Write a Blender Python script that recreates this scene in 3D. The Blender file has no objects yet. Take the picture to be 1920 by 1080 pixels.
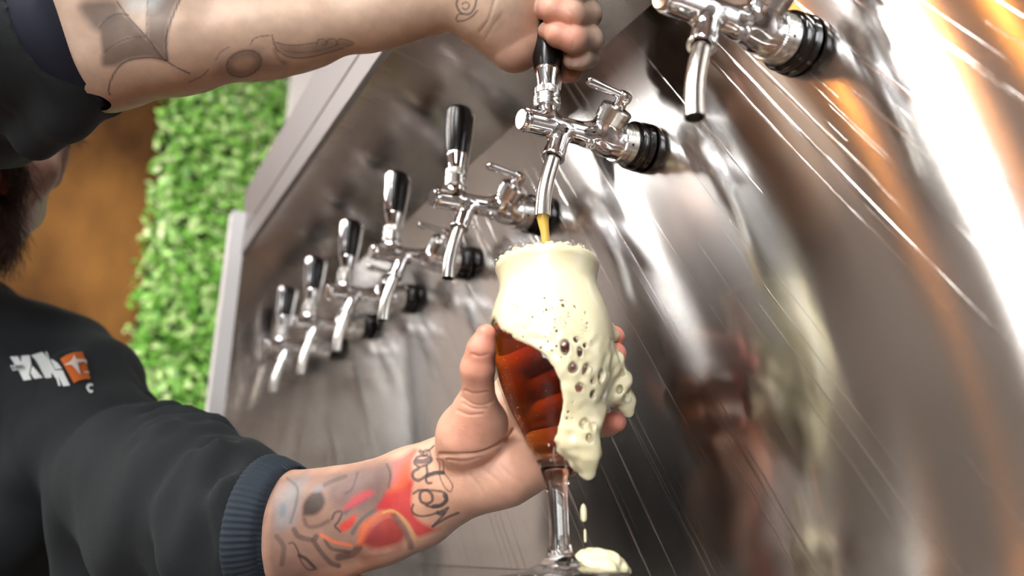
import bpy, math, random
import numpy as np
from mathutils import Vector, Matrix
from mathutils.bvhtree import BVHTree
random.seed(7); RNG = np.random.default_rng(7)
SC = bpy.context.scene
COL = SC.collection
PI = math.pi
# ------------------------------------------------------------------ camera
FPX = 1450.0
CAMZ = 1.10
TH = math.atan(480 / FPX); PH = math.radians(30.1)
vR = np.array([math.cos(PH), -math.sin(PH), 0]); vH = np.array([math.sin(PH), math.cos(PH), 0]); vZ = np.array([0, 0, 1.0])
vF = math.cos(TH) * vH + math.sin(TH) * vZ
vU = -math.sin(TH) * vH + math.cos(TH) * vZ
CAM = np.array([0, 0, CAMZ])
def ray(x, y): return (x - 960) / FPX * vR + (540 - y) / FPX * vU + vF
def P(x, y, d): return CAM + ray(x, y) * d                   # a point of the place, d metres in front of the lens
def onX(x, y, X): r = ray(x, y); return CAM + r * (X / r[0])
def onY(x, y, Y): r = ray(x, y); return CAM + r * (Y / r[1])
def px(p):
    q = np.asarray(p, float) - CAM; d = q @ vF
    return 960 + FPX * (q @ vR) / d, 540 - FPX * (q @ vU) / d
cam = bpy.data.cameras.new('camera'); camo = bpy.data.objects.new('camera', cam); COL.objects.link(camo)
M = Matrix(((vR[0], vU[0], -vF[0], 0), (vR[1], vU[1], -vF[1], 0), (vR[2], vU[2], -vF[2], CAMZ), (0, 0, 0, 1)))
camo.matrix_world = M
cam.sensor_width = 36; cam.lens = FPX / 1920 * 36; cam.clip_start = 0.01
cam.dof.use_dof = True; cam.dof.focus_distance = 0.525; cam.dof.aperture_fstop = cam.lens / 1000 / 0.0074
SC.camera = camo

# ------------------------------------------------------------------ helpers
def lin(r, g, b):
    def c(v):
        v /= 255.0
        return v / 12.92 if v <= 0.04045 else ((v + 0.055) / 1.055) ** 2.4
    return (c(r), c(g), c(b), 1.0)
def nrm(v): v = np.asarray(v, float); return v / np.linalg.norm(v)
def mesh_obj(name, verts, faces, mat=None, parent=None, smooth=True, angle=None):
    me = bpy.data.meshes.new(name)
    verts = np.asarray(verts, np.float32)
    if isinstance(faces, np.ndarray):
        n = len(faces); k = faces.shape[1]
        me.vertices.add(len(verts)); me.vertices.foreach_set('co', verts.ravel())
        me.loops.add(n * k); me.loops.foreach_set('vertex_index', faces.astype(np.int32).ravel())
        me.polygons.add(n); me.polygons.foreach_set('loop_start', np.arange(0, n * k, k, dtype=np.int32))
        me.update(calc_edges=True); me.validate()
    else:
        me.from_pydata([tuple(map(float, v)) for v in verts], [], faces); me.update()
    if smooth:
        me.polygons.foreach_set('use_smooth', np.ones(len(me.polygons), bool))
        if angle: me.set_sharp_from_angle(angle=math.radians(angle))
    if mat: me.materials.append(mat)
    o = bpy.data.objects.new(name, me); COL.objects.link(o)
    if parent: o.parent = parent
    return o
def tag(o, label=None, cat=None, group=None, kind=None):
    if label: o['label'] = label
    if cat: o['category'] = cat
    if group: o['group'] = group
    if kind: o['kind'] = kind
    return o
def empty(name, loc, label, cat, group=None):
    o = bpy.data.objects.new(name, None); COL.objects.link(o); o.location = tuple(loc); o.empty_display_size = 0.02
    return tag(o, label, cat, group)
class MB:
    def __init__(s): s.v = []; s.f = []
    def add(s, v, f):
        b = len(s.v); s.v += [tuple(map(float, q)) for q in v]; s.f += [tuple(i + b for i in q) for q in f]; return s
    def box(s, lo, hi, skew=None):
        x0, y0, z0 = lo; x1, y1, z1 = hi
        v = [(x0, y0, z0), (x1, y0, z0), (x1, y1, z0), (x0, y1, z0), (x0, y0, z1), (x1, y0, z1), (x1, y1, z1), (x0, y1, z1)]
        return s.add(v, [(0, 3, 2, 1), (4, 5, 6, 7), (0, 1, 5, 4), (1, 2, 6, 5), (2, 3, 7, 6), (3, 0, 4, 7)])
    def prism(s, poly, y0, y1):                       # polygon in X,Z swept along Y
        n = len(poly)
        v = [(x, y0, z) for x, z in poly] + [(x, y1, z) for x, z in poly]
        f = [tuple(range(n))[::-1], tuple(range(n, 2 * n))] + [(i, (i + 1) % n, (i + 1) % n + n, i + n) for i in range(n)]
        return s.add(v, f)
    def lathe(s, prof, o=(0, 0, 0), d=(0, 0, 1), seg=48, cap0=True, cap1=True):
        o = np.array(o, float); d = nrm(d); a = nrm(np.cross(d, (0.31, 0.77, 0.1) if abs(d[2]) > .9 else (0, 0, 1))); b = np.cross(d, a)
        v = []; f = []
        for t, r in prof:
            for i in range(seg):
                w = 2 * PI * i / seg; v.append(o + d * t + (a * math.cos(w) + b * math.sin(w)) * r)
        for k in range(len(prof) - 1):
            for i in range(seg):
                j = (i + 1) % seg; f.append((k * seg + i, k * seg + j, (k + 1) * seg + j, (k + 1) * seg + i))
        if cap0: f.append(tuple(range(seg))[::-1])
        if cap1: f.append(tuple(range((len(prof) - 1) * seg, len(prof) * seg)))
        return s.add(v, f)
    def tube(s, pts, rad, seg=20, cap=True, scale=None):
        pts = [np.array(p, float) for p in pts]; n = len(pts)
        if not hasattr(rad, '__len__'): rad = [rad] * n
        t0 = nrm(pts[1] - pts[0]); a = nrm(np.cross(t0, (0.2, 1, 0.05))); v = []; f = []
        for k in range(n):
            t = nrm(pts[min(k + 1, n - 1)] - pts[max(k - 1, 0)]); a = nrm(a - t * (a @ t)); b = np.cross(t, a)
            for i in range(seg):
                w = 2 * PI * i / seg; v.append(pts[k] + (a * math.cos(w) + b * math.sin(w)) * rad[k])
        for k in range(n - 1):
            for i in range(seg):
                j = (i + 1) % seg; f.append((k * seg + i, k * seg + j, (k + 1) * seg + j, (k + 1) * seg + i))
        if cap: f.append(tuple(range(seg))[::-1]); f.append(tuple(range((n - 1) * seg, n * seg)))
        return s.add(v, f)
    def build(s, name, mat, parent=None, smooth=True, angle=40): return mesh_obj(name, s.v, s.f, mat, parent, smooth, angle)
def spline(pts, n):                                   # Catmull-Rom through points of any dimension
    pts = np.asarray(pts, float); q = np.vstack([2 * pts[0] - pts[1], pts, 2 * pts[-1] - pts[-2]]); out = []
    m = len(pts) - 1
    for i in range(n):
        u = i / (n - 1) * m; k = min(int(u), m - 1); t = u - k; a, b, c, d = q[k], q[k + 1], q[k + 2], q[k + 3]
        out.append(0.5 * (2 * b + (c - a) * t + (2 * a - 5 * b + 4 * c - d) * t * t + (3 * b - a - 3 * c + d) * t ** 3))
    return np.array(out)

# ------------------------------------------------------------------ distance-field modelling
def cone(a, b, ra, rb): return ('c', np.asarray(a, float), np.asarray(b, float), ra, rb)
def ball(c, r): return ('e', np.asarray(c, float), np.array([r, r, r], float), np.eye(3))
def ell(c, r, x=None, z=None):
    Rm = np.eye(3)
    if x is not None:
        X = nrm(x); Zv = np.asarray(z, float); Zv = nrm(Zv - X * (Zv @ X)); Rm = np.array([X, np.cross(Zv, X), Zv])
    return ('e', np.asarray(c, float), np.asarray(r, float), Rm)
def cyl(a, b, r): return ('y', np.asarray(a, float), np.asarray(b, float), r, r)      # round bar with flat ends
def dprim(q, p):
    if q[0] == 'y':
        _, a, b, r, _r = q; ab = b - a; ln = np.linalg.norm(ab); ax = (p - (a + b) / 2) @ (ab / ln); rd = np.sqrt(np.maximum(((p - (a + b) / 2) ** 2).sum(1) - ax * ax, 0))
        e0 = rd - r; e1 = np.abs(ax) - ln / 2; return np.minimum(np.maximum(e0, e1), 0) + np.hypot(np.maximum(e0, 0), np.maximum(e1, 0))
    if q[0] == 'c':
        _, a, b, ra, rb = q; ab = b - a; t = np.clip(((p - a) @ ab) / max(ab @ ab, 1e-12), 0, 1)
        return np.linalg.norm(p - a - t[:, None] * ab, axis=1) - (ra + (rb - ra) * t)
    _, c, r, Rm = q
    l = (p - c) @ Rm.T; k0 = np.linalg.norm(l / r, axis=1); k1 = np.linalg.norm(l / (r * r), axis=1)
    return np.where(k0 < 1e-6, -r.min(), k0 * (k0 - 1) / np.maximum(k1, 1e-9))
def smin(a, b, k):
    h = np.clip(0.5 + 0.5 * (b - a) / k, 0, 1); return b + (a - b) * h - k * h * (1 - h)
class Field:
    """groups of primitives: smooth union inside a group (kin) and with what came before (kout); cuts and a displacement come last"""
    def __init__(s): s.g = []; s.cut = []; s.disp = None; s.pre = None
    def add(s, prims, kin=0.004, kout=0.004): s.g.append((prims, kin, kout)); return s
    def carve(s, prims, k=0.002): s.cut.append((prims, k)); return s
    def __call__(s, p, keep=None):
        f = s.pre(p) if s.pre else None
        for gi, (prims, kin, kout) in enumerate(s.g):
            g = None
            for pi, q in enumerate(prims):
                if keep is not None and not keep[gi][pi]: continue
                d = dprim(q, p); g = d if g is None else smin(g, d, kin)
            if g is None: continue
            f = g if f is None else smin(f, g, kout)
        if f is None: f = np.full(len(p), 1.0)
        pc = None
        for prims, k in s.cut:
            if pc is None: pc = p.mean(0); pr = np.linalg.norm(p - pc, axis=1).max()
            for q in prims:
                qc, qr = (q[1], q[2].max()) if q[0] == 'e' else ((q[1] + q[2]) / 2, np.linalg.norm(q[1] - q[2]) / 2 + max(q[3], q[4]))
                if np.linalg.norm(qc - pc) > pr + qr + .004: continue
                f = -smin(-f, dprim(q, p), k)
        if s.disp is not None: f = f - s.disp(p)
        return f
    def bounds(s):
        lo = np.full(3, 1e9); hi = -lo
        for prims, _, _ in s.g:
            for q in prims:
                if q[0] != 'e':
                    for c, r in ((q[1], q[3]), (q[2], q[4])): lo = np.minimum(lo, c - r); hi = np.maximum(hi, c + r)
                else: r = q[2].max(); lo = np.minimum(lo, q[1] - r); hi = np.maximum(hi, q[1] + r)
        return lo, hi
CORN = np.array([(i, j, k) for i in (0, 1) for j in (0, 1) for k in (0, 1)])
def polygonise(F, h, lo=None, hi=None, margin=0.006, newton=0):
    if lo is None: lo, hi = F.bounds()
    lo = np.asarray(lo) - margin; hi = np.asarray(hi) + margin
    B = 20; nb = np.ceil((hi - lo) / (h * B)).astype(int); dim = nb * B + 1
    V = np.full(dim, 1.0, np.float32); half = B * h * math.sqrt(3) / 2
    loc = np.stack(np.meshgrid(*[np.arange(B + 1)] * 3, indexing='ij'), -1).reshape(-1, 3)
    for bi in np.ndindex(*nb):
        base = np.array(bi) * B; c = lo + (base + B / 2) * h
        keep = []
        allm = 1e9; ds = []
        for prims, kin, kout in F.g:
            dd = [dprim(q, c[None])[0] for q in prims]; ds.append(dd)
            if dd: allm = min(allm, min(dd))
        keep = [[d < allm + 2 * half + 0.02 for d in dd] for dd in ds]
        fc = F(c[None], keep)[0]
        if abs(fc) > half * 1.5 + 0.008:
            if fc < 0: V[base[0]:base[0] + B + 1, base[1]:base[1] + B + 1, base[2]:base[2] + B + 1] = -1
            continue
        vals = F(lo + (base + loc) * h, keep).reshape(B + 1, B + 1, B + 1)
        V[base[0]:base[0] + B + 1, base[1]:base[1] + B + 1, base[2]:base[2] + B + 1] = vals
    S = (V < 0)
    n = np.zeros(np.array(V.shape) - 1, np.int8)
    for c in CORN: n += S[c[0]:c[0] + n.shape[0], c[1]:c[1] + n.shape[1], c[2]:c[2] + n.shape[2]]
    act = np.argwhere((n > 0) & (n < 8)); idx = np.full(n.shape, -1, np.int32); idx[tuple(act.T)] = np.arange(len(act))
    cv = np.stack([V[tuple((act + c).T)] for c in CORN], 1)
    acc = np.zeros((len(act), 3)); cnt = np.zeros(len(act))
    for a in range(8):
        for b in range(a + 1, 8):
            if np.abs(CORN[a] - CORN[b]).sum() != 1: continue
            fa, fb = cv[:, a], cv[:, b]; m = (fa < 0) != (fb < 0)
            t = np.where(m, fa / np.where(m, fa - fb, 1), 0)
            acc += np.where(m[:, None], CORN[a] + t[:, None] * (CORN[b] - CORN[a]), 0); cnt += m
    verts = lo + (act + acc / cnt[:, None]) * h
    quads = []
    for ax in range(3):
        e = np.eye(3, dtype=int)[ax]; u = np.eye(3, dtype=int)[(ax + 1) % 3]; w = np.eye(3, dtype=int)[(ax + 2) % 3]
        A = S[tuple(slice(0, V.shape[i] - e[i]) for i in range(3))]; Bv = S[tuple(slice(e[i], None) for i in range(3))]
        ed = np.argwhere(A != Bv); ed = ed[(ed[:, (ax + 1) % 3] > 0) & (ed[:, (ax + 2) % 3] > 0)]
        ok = (ed < np.array(n.shape)).all(1); ed = ed[ok]
        q = np.stack([idx[tuple((ed - u - w).T)], idx[tuple((ed - w).T)], idx[tuple(ed.T)], idx[tuple((ed - u).T)]], 1)
        ins = S[tuple(ed.T)]; q[~ins] = q[~ins][:, ::-1]
        quads.append(q[(q >= 0).all(1)])
    quads = np.concatenate(quads)
    for _ in range(newton):
        e = h * 0.3; K = np.array([(1, -1, -1), (-1, -1, 1), (-1, 1, -1), (1, 1, 1)], float)
        f0 = np.zeros(len(verts)); g = np.zeros((len(verts), 3))
        for k in K: fv = F(verts + k * e); f0 += fv / 4; g += k * fv[:, None]
        g /= 4 * e; gg = np.maximum((g * g).sum(1), 0.05)
        st = -(f0 / gg)[:, None] * g; ln = np.linalg.norm(st, axis=1); st *= np.minimum(1, h * 0.7 / np.maximum(ln, 1e-9))[:, None]; verts = verts + st
    return verts, quads
def waves(seed, n, freq, amp):
    r = np.random.default_rng(seed); D = r.normal(size=(n, 3)); D /= np.linalg.norm(D, axis=1)[:, None]; D *= freq * r.uniform(.6, 1.6, (n, 1)); ph = r.uniform(0, 6.3, n)
    return lambda p: amp * np.sin(p @ D.T + ph).sum(1) / math.sqrt(n)

# ------------------------------------------------------------------ materials
def new_mat(name):
    m = bpy.data.materials.new(name); m.use_nodes = True; nt = m.node_tree
    return m, nt, nt.nodes['Principled BSDF'], nt.nodes['Material Output']
def pmat(name, col, rough=0.5, metal=0.0, bump=None, spec=None, coat=0, sub=0, subrad=None, subscale=0.01, ior=None, trans=0, alpha=None, vary=None, sheen=0):
    m, nt, b, out = new_mat(name)
    b.inputs['Base Color'].default_value = col; b.inputs['Roughness'].default_value = rough; b.inputs['Metallic'].default_value = metal
    if spec is not None: b.inputs['Specular IOR Level'].default_value = spec
    if coat: b.inputs['Coat Weight'].default_value = coat; b.inputs['Coat Roughness'].default_value = 0.05
    if sub:
        b.inputs['Subsurface Weight'].default_value = sub; b.inputs['Subsurface Scale'].default_value = subscale
        if subrad: b.inputs['Subsurface Radius'].default_value = subrad
    if ior: b.inputs['IOR'].default_value = ior
    if trans: b.inputs['Transmission Weight'].default_value = trans
    if sheen: b.inputs['Sheen Weight'].default_value = sheen; b.inputs['Sheen Roughness'].default_value = .6; b.inputs['Sheen Tint'].default_value = lin(120, 150, 155)
    if bump or vary:
        tc = nt.nodes.new('ShaderNodeTexCoord')
    if bump:
        no = nt.nodes.new('ShaderNodeTexNoise'); no.inputs['Scale'].default_value = bump[0]; no.inputs['Detail'].default_value = 6
        bp = nt.nodes.new('ShaderNodeBump'); bp.inputs['Strength'].default_value = bump[1]; bp.inputs['Distance'].default_value = bump[2]
        nt.links.new(tc.outputs['Object'], no.inputs['Vector']); nt.links.new(no.outputs['Fac'], bp.inputs['Height']); nt.links.new(bp.outputs['Normal'], b.inputs['Normal'])
    if vary:
        n2 = nt.nodes.new('ShaderNodeTexNoise'); n2.inputs['Scale'].default_value = vary[0]; n2.inputs['Detail'].default_value = 5
        mx = nt.nodes.new('ShaderNodeMix'); mx.data_type = 'RGBA'; mx.inputs['A'].default_value = col; mx.inputs['B'].default_value = vary[1]
        nt.links.new(tc.outputs['Object'], n2.inputs['Vector']); nt.links.new(n2.outputs['Fac'], mx.inputs['Factor']); nt.links.new(mx.outputs['Result'], b.inputs['Base Color'])
    return m
CHROME = pmat('polished_chrome', lin(226, 226, 228), 0.05, 1.0)
SATIN = pmat('satin_steel', lin(205, 203, 198), 0.2, 1.0)
KNURL = pmat('knurled_chrome', lin(205, 204, 200), 0.22, 1.0)
BLACK = pmat('black_plastic', lin(14, 14, 16), 0.22, 0, spec=0.5)
RUBBER = pmat('black_rubber', lin(12, 12, 14), 0.12, 0, spec=0.6)
def glass_mat(name, col, ior, rough=0.0):
    m, nt, b, out = new_mat(name); b.inputs['Base Color'].default_value = col; b.inputs['Transmission Weight'].default_value = 1; b.inputs['IOR'].default_value = ior; b.inputs['Roughness'].default_value = rough
    return m
GLASS = glass_mat('clear_glass', (1, 1, 1, 1), 1.45)
def film_mat():
    m, nt, b, out = new_mat('bubble_film'); nt.nodes.remove(b)
    t = nt.nodes.new('ShaderNodeBsdfTransparent'); g = nt.nodes.new('ShaderNodeBsdfGlossy'); g.inputs['Roughness'].default_value = .03
    lw = nt.nodes.new('ShaderNodeLayerWeight'); lw.inputs['Blend'].default_value = .35; mx = nt.nodes.new('ShaderNodeMixShader')
    nt.links.new(lw.outputs['Facing'], mx.inputs[0]); nt.links.new(t.outputs[0], mx.inputs[1]); nt.links.new(g.outputs[0], mx.inputs[2]); nt.links.new(mx.outputs[0], out.inputs['Surface'])
    return m
FILM = film_mat()
def bowl_mat():                                       # thin drinking glass: reflects by Fresnel, lets light straight through
    m, nt, b, out = new_mat('thin_glass'); nt.nodes.remove(b)
    t = nt.nodes.new('ShaderNodeBsdfTransparent'); t.inputs[0].default_value = (.985, .99, .985, 1); g = nt.nodes.new('ShaderNodeBsdfGlossy'); g.inputs['Roughness'].default_value = .02
    fr = nt.nodes.new('ShaderNodeLayerWeight'); mx = nt.nodes.new('ShaderNodeMixShader')
    pw = nt.nodes.new('ShaderNodeMath'); pw.operation = 'POWER'; pw.inputs[1].default_value = 4.5; ma = nt.nodes.new('ShaderNodeMath'); ma.operation = 'MULTIPLY_ADD'; ma.inputs[1].default_value = .6; ma.inputs[2].default_value = .03
    nt.links.new(fr.outputs['Facing'], pw.inputs[0]); nt.links.new(pw.outputs[0], ma.inputs[0]); nt.links.new(ma.outputs[0], mx.inputs[0]); nt.links.new(t.outputs[0], mx.inputs[1]); nt.links.new(g.outputs[0], mx.inputs[2]); nt.links.new(mx.outputs[0], out.inputs['Surface'])
    return m
THIN = bowl_mat()
def beer_mat(name, col, dens):
    m, nt, b, out = new_mat(name); b.inputs['Base Color'].default_value = (1, 1, 1, 1); b.inputs['Transmission Weight'].default_value = 1; b.inputs['IOR'].default_value = 1.06; b.inputs['Roughness'].default_value = 0
    va = nt.nodes.new('ShaderNodeVolumeAbsorption'); va.inputs['Color'].default_value = col; va.inputs['Density'].default_value = dens
    nt.links.new(va.outputs[0], out.inputs['Volume']); return m
BEER = beer_mat('amber_beer', (0.88, 0.57, 0.04, 1), 122)
STREAM = pmat('pale_beer', lin(250, 208, 96), .04, 0, trans=.5, ior=1.25)
FOAM = pmat('beer_foam', lin(253, 238, 194), 0.28, 0, bump=(900, .25, .0006), coat=.5, sub=.35, subrad=(1, .85, .6), subscale=.004)
def steel_mat():
    m, nt, b, out = new_mat('brushed_steel')
    tc = nt.nodes.new('ShaderNodeTexCoord')
    mp = nt.nodes.new('ShaderNodeMapping'); mp.inputs['Scale'].default_value = (300, 6, 300)
    no = nt.nodes.new('ShaderNodeTexNoise'); no.inputs['Scale'].default_value = 4; no.inputs['Detail'].default_value = 5
    nt.links.new(tc.outputs['Object'], mp.inputs[0]); nt.links.new(mp.outputs[0], no.inputs['Vector'])
    n2 = nt.nodes.new('ShaderNodeTexNoise'); n2.inputs['Scale'].default_value = 6; n2.inputs['Detail'].default_value = 1
    nt.links.new(tc.outputs['Object'], n2.inputs['Vector'])
    b1 = nt.nodes.new('ShaderNodeBump'); b1.inputs['Strength'].default_value = .10; b1.inputs['Distance'].default_value = .0006
    b2 = nt.nodes.new('ShaderNodeBump'); b2.inputs['Strength'].default_value = .30; b2.inputs['Distance'].default_value = .0022
    nt.links.new(n2.outputs['Fac'], b2.inputs['Height']); nt.links.new(no.outputs['Fac'], b1.inputs['Height']); nt.links.new(b2.outputs['Normal'], b1.inputs['Normal'])
    tg = nt.nodes.new('ShaderNodeTangent'); tg.direction_type = 'UV_MAP'; tg.uv_map = 'UVMap'
    nt.nodes.remove(b); b = nt.nodes.new('ShaderNodeBsdfAnisotropic'); b.distribution = 'BECKMANN'; b.inputs['Color'].default_value = lin(206, 203, 200)
    b.inputs['Roughness'].default_value = .20; b.inputs['Anisotropy'].default_value = -.80
    nt.links.new(tg.outputs[0], b.inputs['Tangent']); nt.links.new(b1.outputs[0], b.inputs['Normal'])
    m3 = nt.nodes.new('ShaderNodeMapping'); m3.vector_type = 'TEXTURE'; m3.inputs['Rotation'].default_value = (math.radians(-30), 0, 0); m3.inputs['Scale'].default_value = (.33, 1 / 210, 1 / 2.2)
    n3 = nt.nodes.new('ShaderNodeTexNoise'); n3.inputs['Scale'].default_value = 1; n3.inputs['Detail'].default_value = 3
    r3 = nt.nodes.new('ShaderNodeMapRange'); r3.inputs[1].default_value = .60; r3.inputs[2].default_value = .78
    b3 = nt.nodes.new('ShaderNodeBump'); b3.inputs['Strength'].default_value = .5; b3.inputs['Distance'].default_value = .0006
    nt.links.new(tc.outputs['Object'], m3.inputs[0]); nt.links.new(m3.outputs[0], n3.inputs['Vector']); nt.links.new(n3.outputs['Fac'], r3.inputs[0]); nt.links.new(r3.outputs[0], b3.inputs['Height']); nt.links.new(b2.outputs['Normal'], b3.inputs['Normal'])
    c = nt.nodes.new('ShaderNodeBsdfPrincipled')
    c.inputs['Metallic'].default_value = 1; c.inputs['Base Color'].default_value = lin(214, 210, 205); c.inputs['Roughness'].default_value = .12; c.inputs['Anisotropic'].default_value = .9
    nt.links.new(tg.outputs[0], c.inputs['Tangent']); nt.links.new(b3.outputs[0], c.inputs['Normal'])
    mx = nt.nodes.new('ShaderNodeMixShader'); mx.inputs[0].default_value = .5
    nt.links.new(b.outputs[0], mx.inputs[1]); nt.links.new(c.outputs[0], mx.inputs[2]); nt.links.new(mx.outputs[0], out.inputs['Surface'])
    return m
STEEL = steel_mat()
def cloth_mat():
    m = pmat('dark_fleece', lin(11, 17, 20), .9, 0, bump=(900, .35, .0012), sheen=.04)
    return m
FLEECE = cloth_mat()
RIB = pmat('ribbed_cuff', lin(18, 29, 40), .85, 0, bump=(700, .2, .001), sheen=.10)
def skin_mat():
    m, nt, b, out = new_mat('skin')
    at = nt.nodes.new('ShaderNodeAttribute'); at.attribute_name = 'tint'
    tc = nt.nodes.new('ShaderNodeTexCoord'); no = nt.nodes.new('ShaderNodeTexNoise'); no.inputs['Scale'].default_value = 120; no.inputs['Detail'].default_value = 6
    nt.links.new(tc.outputs['Object'], no.inputs['Vector'])
    rp = nt.nodes.new('ShaderNodeMapRange'); rp.inputs[1].default_value = .3; rp.inputs[2].default_value = .7; rp.inputs[3].default_value = .9; rp.inputs[4].default_value = 1.07
    mx = nt.nodes.new('ShaderNodeMix'); mx.data_type = 'RGBA'; mx.blend_type = 'MULTIPLY'; mx.inputs['Factor'].default_value = 1
    nt.links.new(no.outputs['Fac'], rp.inputs[0]); nt.links.new(at.outputs['Color'], mx.inputs['A']); nt.links.new(rp.outputs[0], mx.inputs['B']); nt.links.new(mx.outputs['Result'], b.inputs['Base Color'])
    vo = nt.nodes.new('ShaderNodeTexVoronoi'); vo.inputs['Scale'].default_value = 1100
    nt.links.new(tc.outputs['Object'], vo.inputs['Vector'])
    bp = nt.nodes.new('ShaderNodeBump'); bp.inputs['Strength'].default_value = .18; bp.inputs['Distance'].default_value = .0005
    nt.links.new(vo.outputs['Distance'], bp.inputs['Height']); nt.links.new(bp.outputs[0], b.inputs['Normal'])
    b.inputs['Roughness'].default_value = .46; b.inputs['Specular IOR Level'].default_value = .45
    b.inputs['Subsurface Weight'].default_value = .12; b.inputs['Subsurface Radius'].default_value = (1, .35, .2); b.inputs['Subsurface Scale'].default_value = .006
    return m
SKIN = skin_mat()
# ------------------------------------------------------------------ setting
TILT = math.radians(3.7); TT = math.tan(TILT)
TRAYZ = CAMZ - 0.0215
def wallX(z): return 0.3485 - (z - CAMZ - 0.287) * TT         # face of the steel back panel at height z
def uv_along_y(o, end=False):
    me = o.data; uv = me.uv_layers.new(name='UVMap')
    for p in me.polygons:
        n = np.array(p.normal); s = np.cross(n, (0, 1, 0)); s = nrm(s) if np.linalg.norm(s) > .1 else np.array([0, 0, 1.])
        for li in p.loop_indices:
            c = me.vertices[me.loops[li].vertex_index].co; uv.data[li].uv = (float(np.dot(c, s)), c.y if abs(n[1]) < .9 else c.x)
    return o
def tri_mat(name, c1, c2, scale, stretch=(1, 1, 1), rough=.6, detail=5, bump=0):
    m, nt, b, out = new_mat(name); tc = nt.nodes.new('ShaderNodeTexCoord'); mp = nt.nodes.new('ShaderNodeMapping'); mp.inputs['Scale'].default_value = stretch
    no = nt.nodes.new('ShaderNodeTexNoise'); no.inputs['Scale'].default_value = scale; no.inputs['Detail'].default_value = detail
    cr = nt.nodes.new('ShaderNodeValToRGB'); cr.color_ramp.elements[0].position = .36; cr.color_ramp.elements[1].position = .64; cr.color_ramp.elements[0].color = c1; cr.color_ramp.elements[1].color = c2
    nt.links.new(tc.outputs['Object'], mp.inputs[0]); nt.links.new(mp.outputs[0], no.inputs['Vector']); nt.links.new(no.outputs['Fac'], cr.inputs[0]); nt.links.new(cr.outputs[0], b.inputs['Base Color'])
    b.inputs['Roughness'].default_value = rough
    if bump:
        bp = nt.nodes.new('ShaderNodeBump'); bp.inputs['Strength'].default_value = bump; nt.links.new(no.outputs['Fac'], bp.inputs['Height']); nt.links.new(bp.outputs[0], b.inputs['Normal'])
    return m
def structure(name, lo, hi, mat): o = MB().box(lo, hi).build(name, mat, smooth=False); o['kind'] = 'structure'; return o
WOODWALL = tri_mat('oiled_wood_wall', lin(52, 30, 12), lin(150, 106, 54), 2.4, (1, 1, .62), .85)
WOODWALL.node_tree.nodes['Principled BSDF'].inputs['Specular IOR Level'].default_value = .15
WOODWALL.node_tree.nodes['Mapping'].inputs['Rotation'].default_value = (0, .7, 0)
FLOORM = tri_mat('floor_boards', lin(70, 48, 34), lin(110, 78, 56), 3, (1, 8, 1), .5)
CEILM = pmat('ceiling_paint', lin(168, 166, 166), .9)
GREYW = tri_mat('grey_plaster', lin(132, 124, 119), lin(158, 150, 144), 2, (1, 1, 1), .8)
structure('floor', (-3.6, -2.6, -.1), (1.2, 3.5, 0), FLOORM)
structure('ceiling', (-3.6, -2.6, 2.6), (1.2, 3.5, 2.7), CEILM)
structure('wall_back', (-3.6, 3.4, 0), (1.2, 3.5, 2.6), GREYW)
structure('wall_front', (-3.6, -2.7, 0), (1.2, -2.6, .7), GREYW); structure('wall_front', (-3.6, -2.7, 2.45), (1.2, -2.6, 2.6), GREYW)
structure('trim_4', (-3.5999, -2.5, 0), (-3.55, 3.3, 1.5), pmat('dark_wainscot', lin(112, 105, 98), .7))
structure('wall_front', (-1.4, -2.7, .7), (1.2, -2.6, 2.45), GREYW)
for k_, x_ in enumerate((-3.6, -1.5)): structure('added_window_%d' % (k_ + 1), (x_, -2.7, .7), (x_ + .1, -2.6, 2.45), pmat('added_window_frame', lin(40, 40, 42), .5))  # frames of an unseen window opening, added to let in front light
structure('wall_left', (-3.7, -2.6, 0), (-3.6, 3.5, 2.6), GREYW)
structure('wall_right', (1.1, -2.6, 0), (1.2, 3.4, 2.6), GREYW)
# --- steel cabinet that carries the taps
Z = lambda dz: CAMZ + dz
Y0, Y1 = -0.55, 1.2
cab = empty('tap_cabinet', (.36, .3, TRAYZ - .03), 'brushed stainless steel cabinet wall and hood behind the row of taps', 'tap cabinet')
MATTE = pmat('matte_steel', lin(146, 140, 139), .45, 1.0)
def steel(name, mb, parent=None, mat=None):
    o = mb.build(name, mat or STEEL, None, smooth=False); uv_along_y(o)
    if parent: o.parent = parent; o.matrix_parent_inverse = Matrix.Translation(-Vector(parent.location))
    return o
zb, zt = TRAYZ + .0005, Z(.394)
steel('back_panel', MB().prism([(wallX(zb), zb), (wallX(zt), zt), (wallX(zt) + .03, zt), (wallX(zb) + .03, zb)][::-1], Y0, Y1), cab)
steel('hood', MB().prism([(wallX(zt), zt), (.207, Z(.430)), (.207, Z(.471)), (.203, Z(.471)), (.203, Z(.552)), (.40, Z(.552)), (.40, zt)], Y0, Y1 + .02), cab)
steel('front_lip', MB().prism([(.2005, Z(.4295)), (.2075, Z(.4295)), (.2075, Z(.4665)), (.2005, Z(.4665))][::-1], Y0, Y1 + .02), cab, MATTE)
steel('fascia', MB().prism([(.2012, Z(.472)), (.2029, Z(.472)), (.2029, Z(.552)), (.2012, Z(.552))][::-1], Y0, Y1 + .02), cab, MATTE)
steel('end_panel', MB().prism([(.203, zb), (.38, zb), (.38, Z(.40)), (.207, Z(.43)), (.203, Z(.43))][::-1], Y1, Y1 + .02), cab)
PAINT = pmat('white_enamel', lin(205, 203, 204), .35)
o = MB().box((.181, Y1 - .012, zb), (.2025, Y1 + .02, Z(.50))).build('corner_post', PAINT, None, smooth=False); o.parent = cab; o.matrix_parent_inverse = Matrix.Translation(-Vector(cab.location))
tray = empty('drip_tray', (.26, .3, TRAYZ - .03), 'flat stainless drip tray under the goblet and the taps', 'drip tray')
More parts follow.
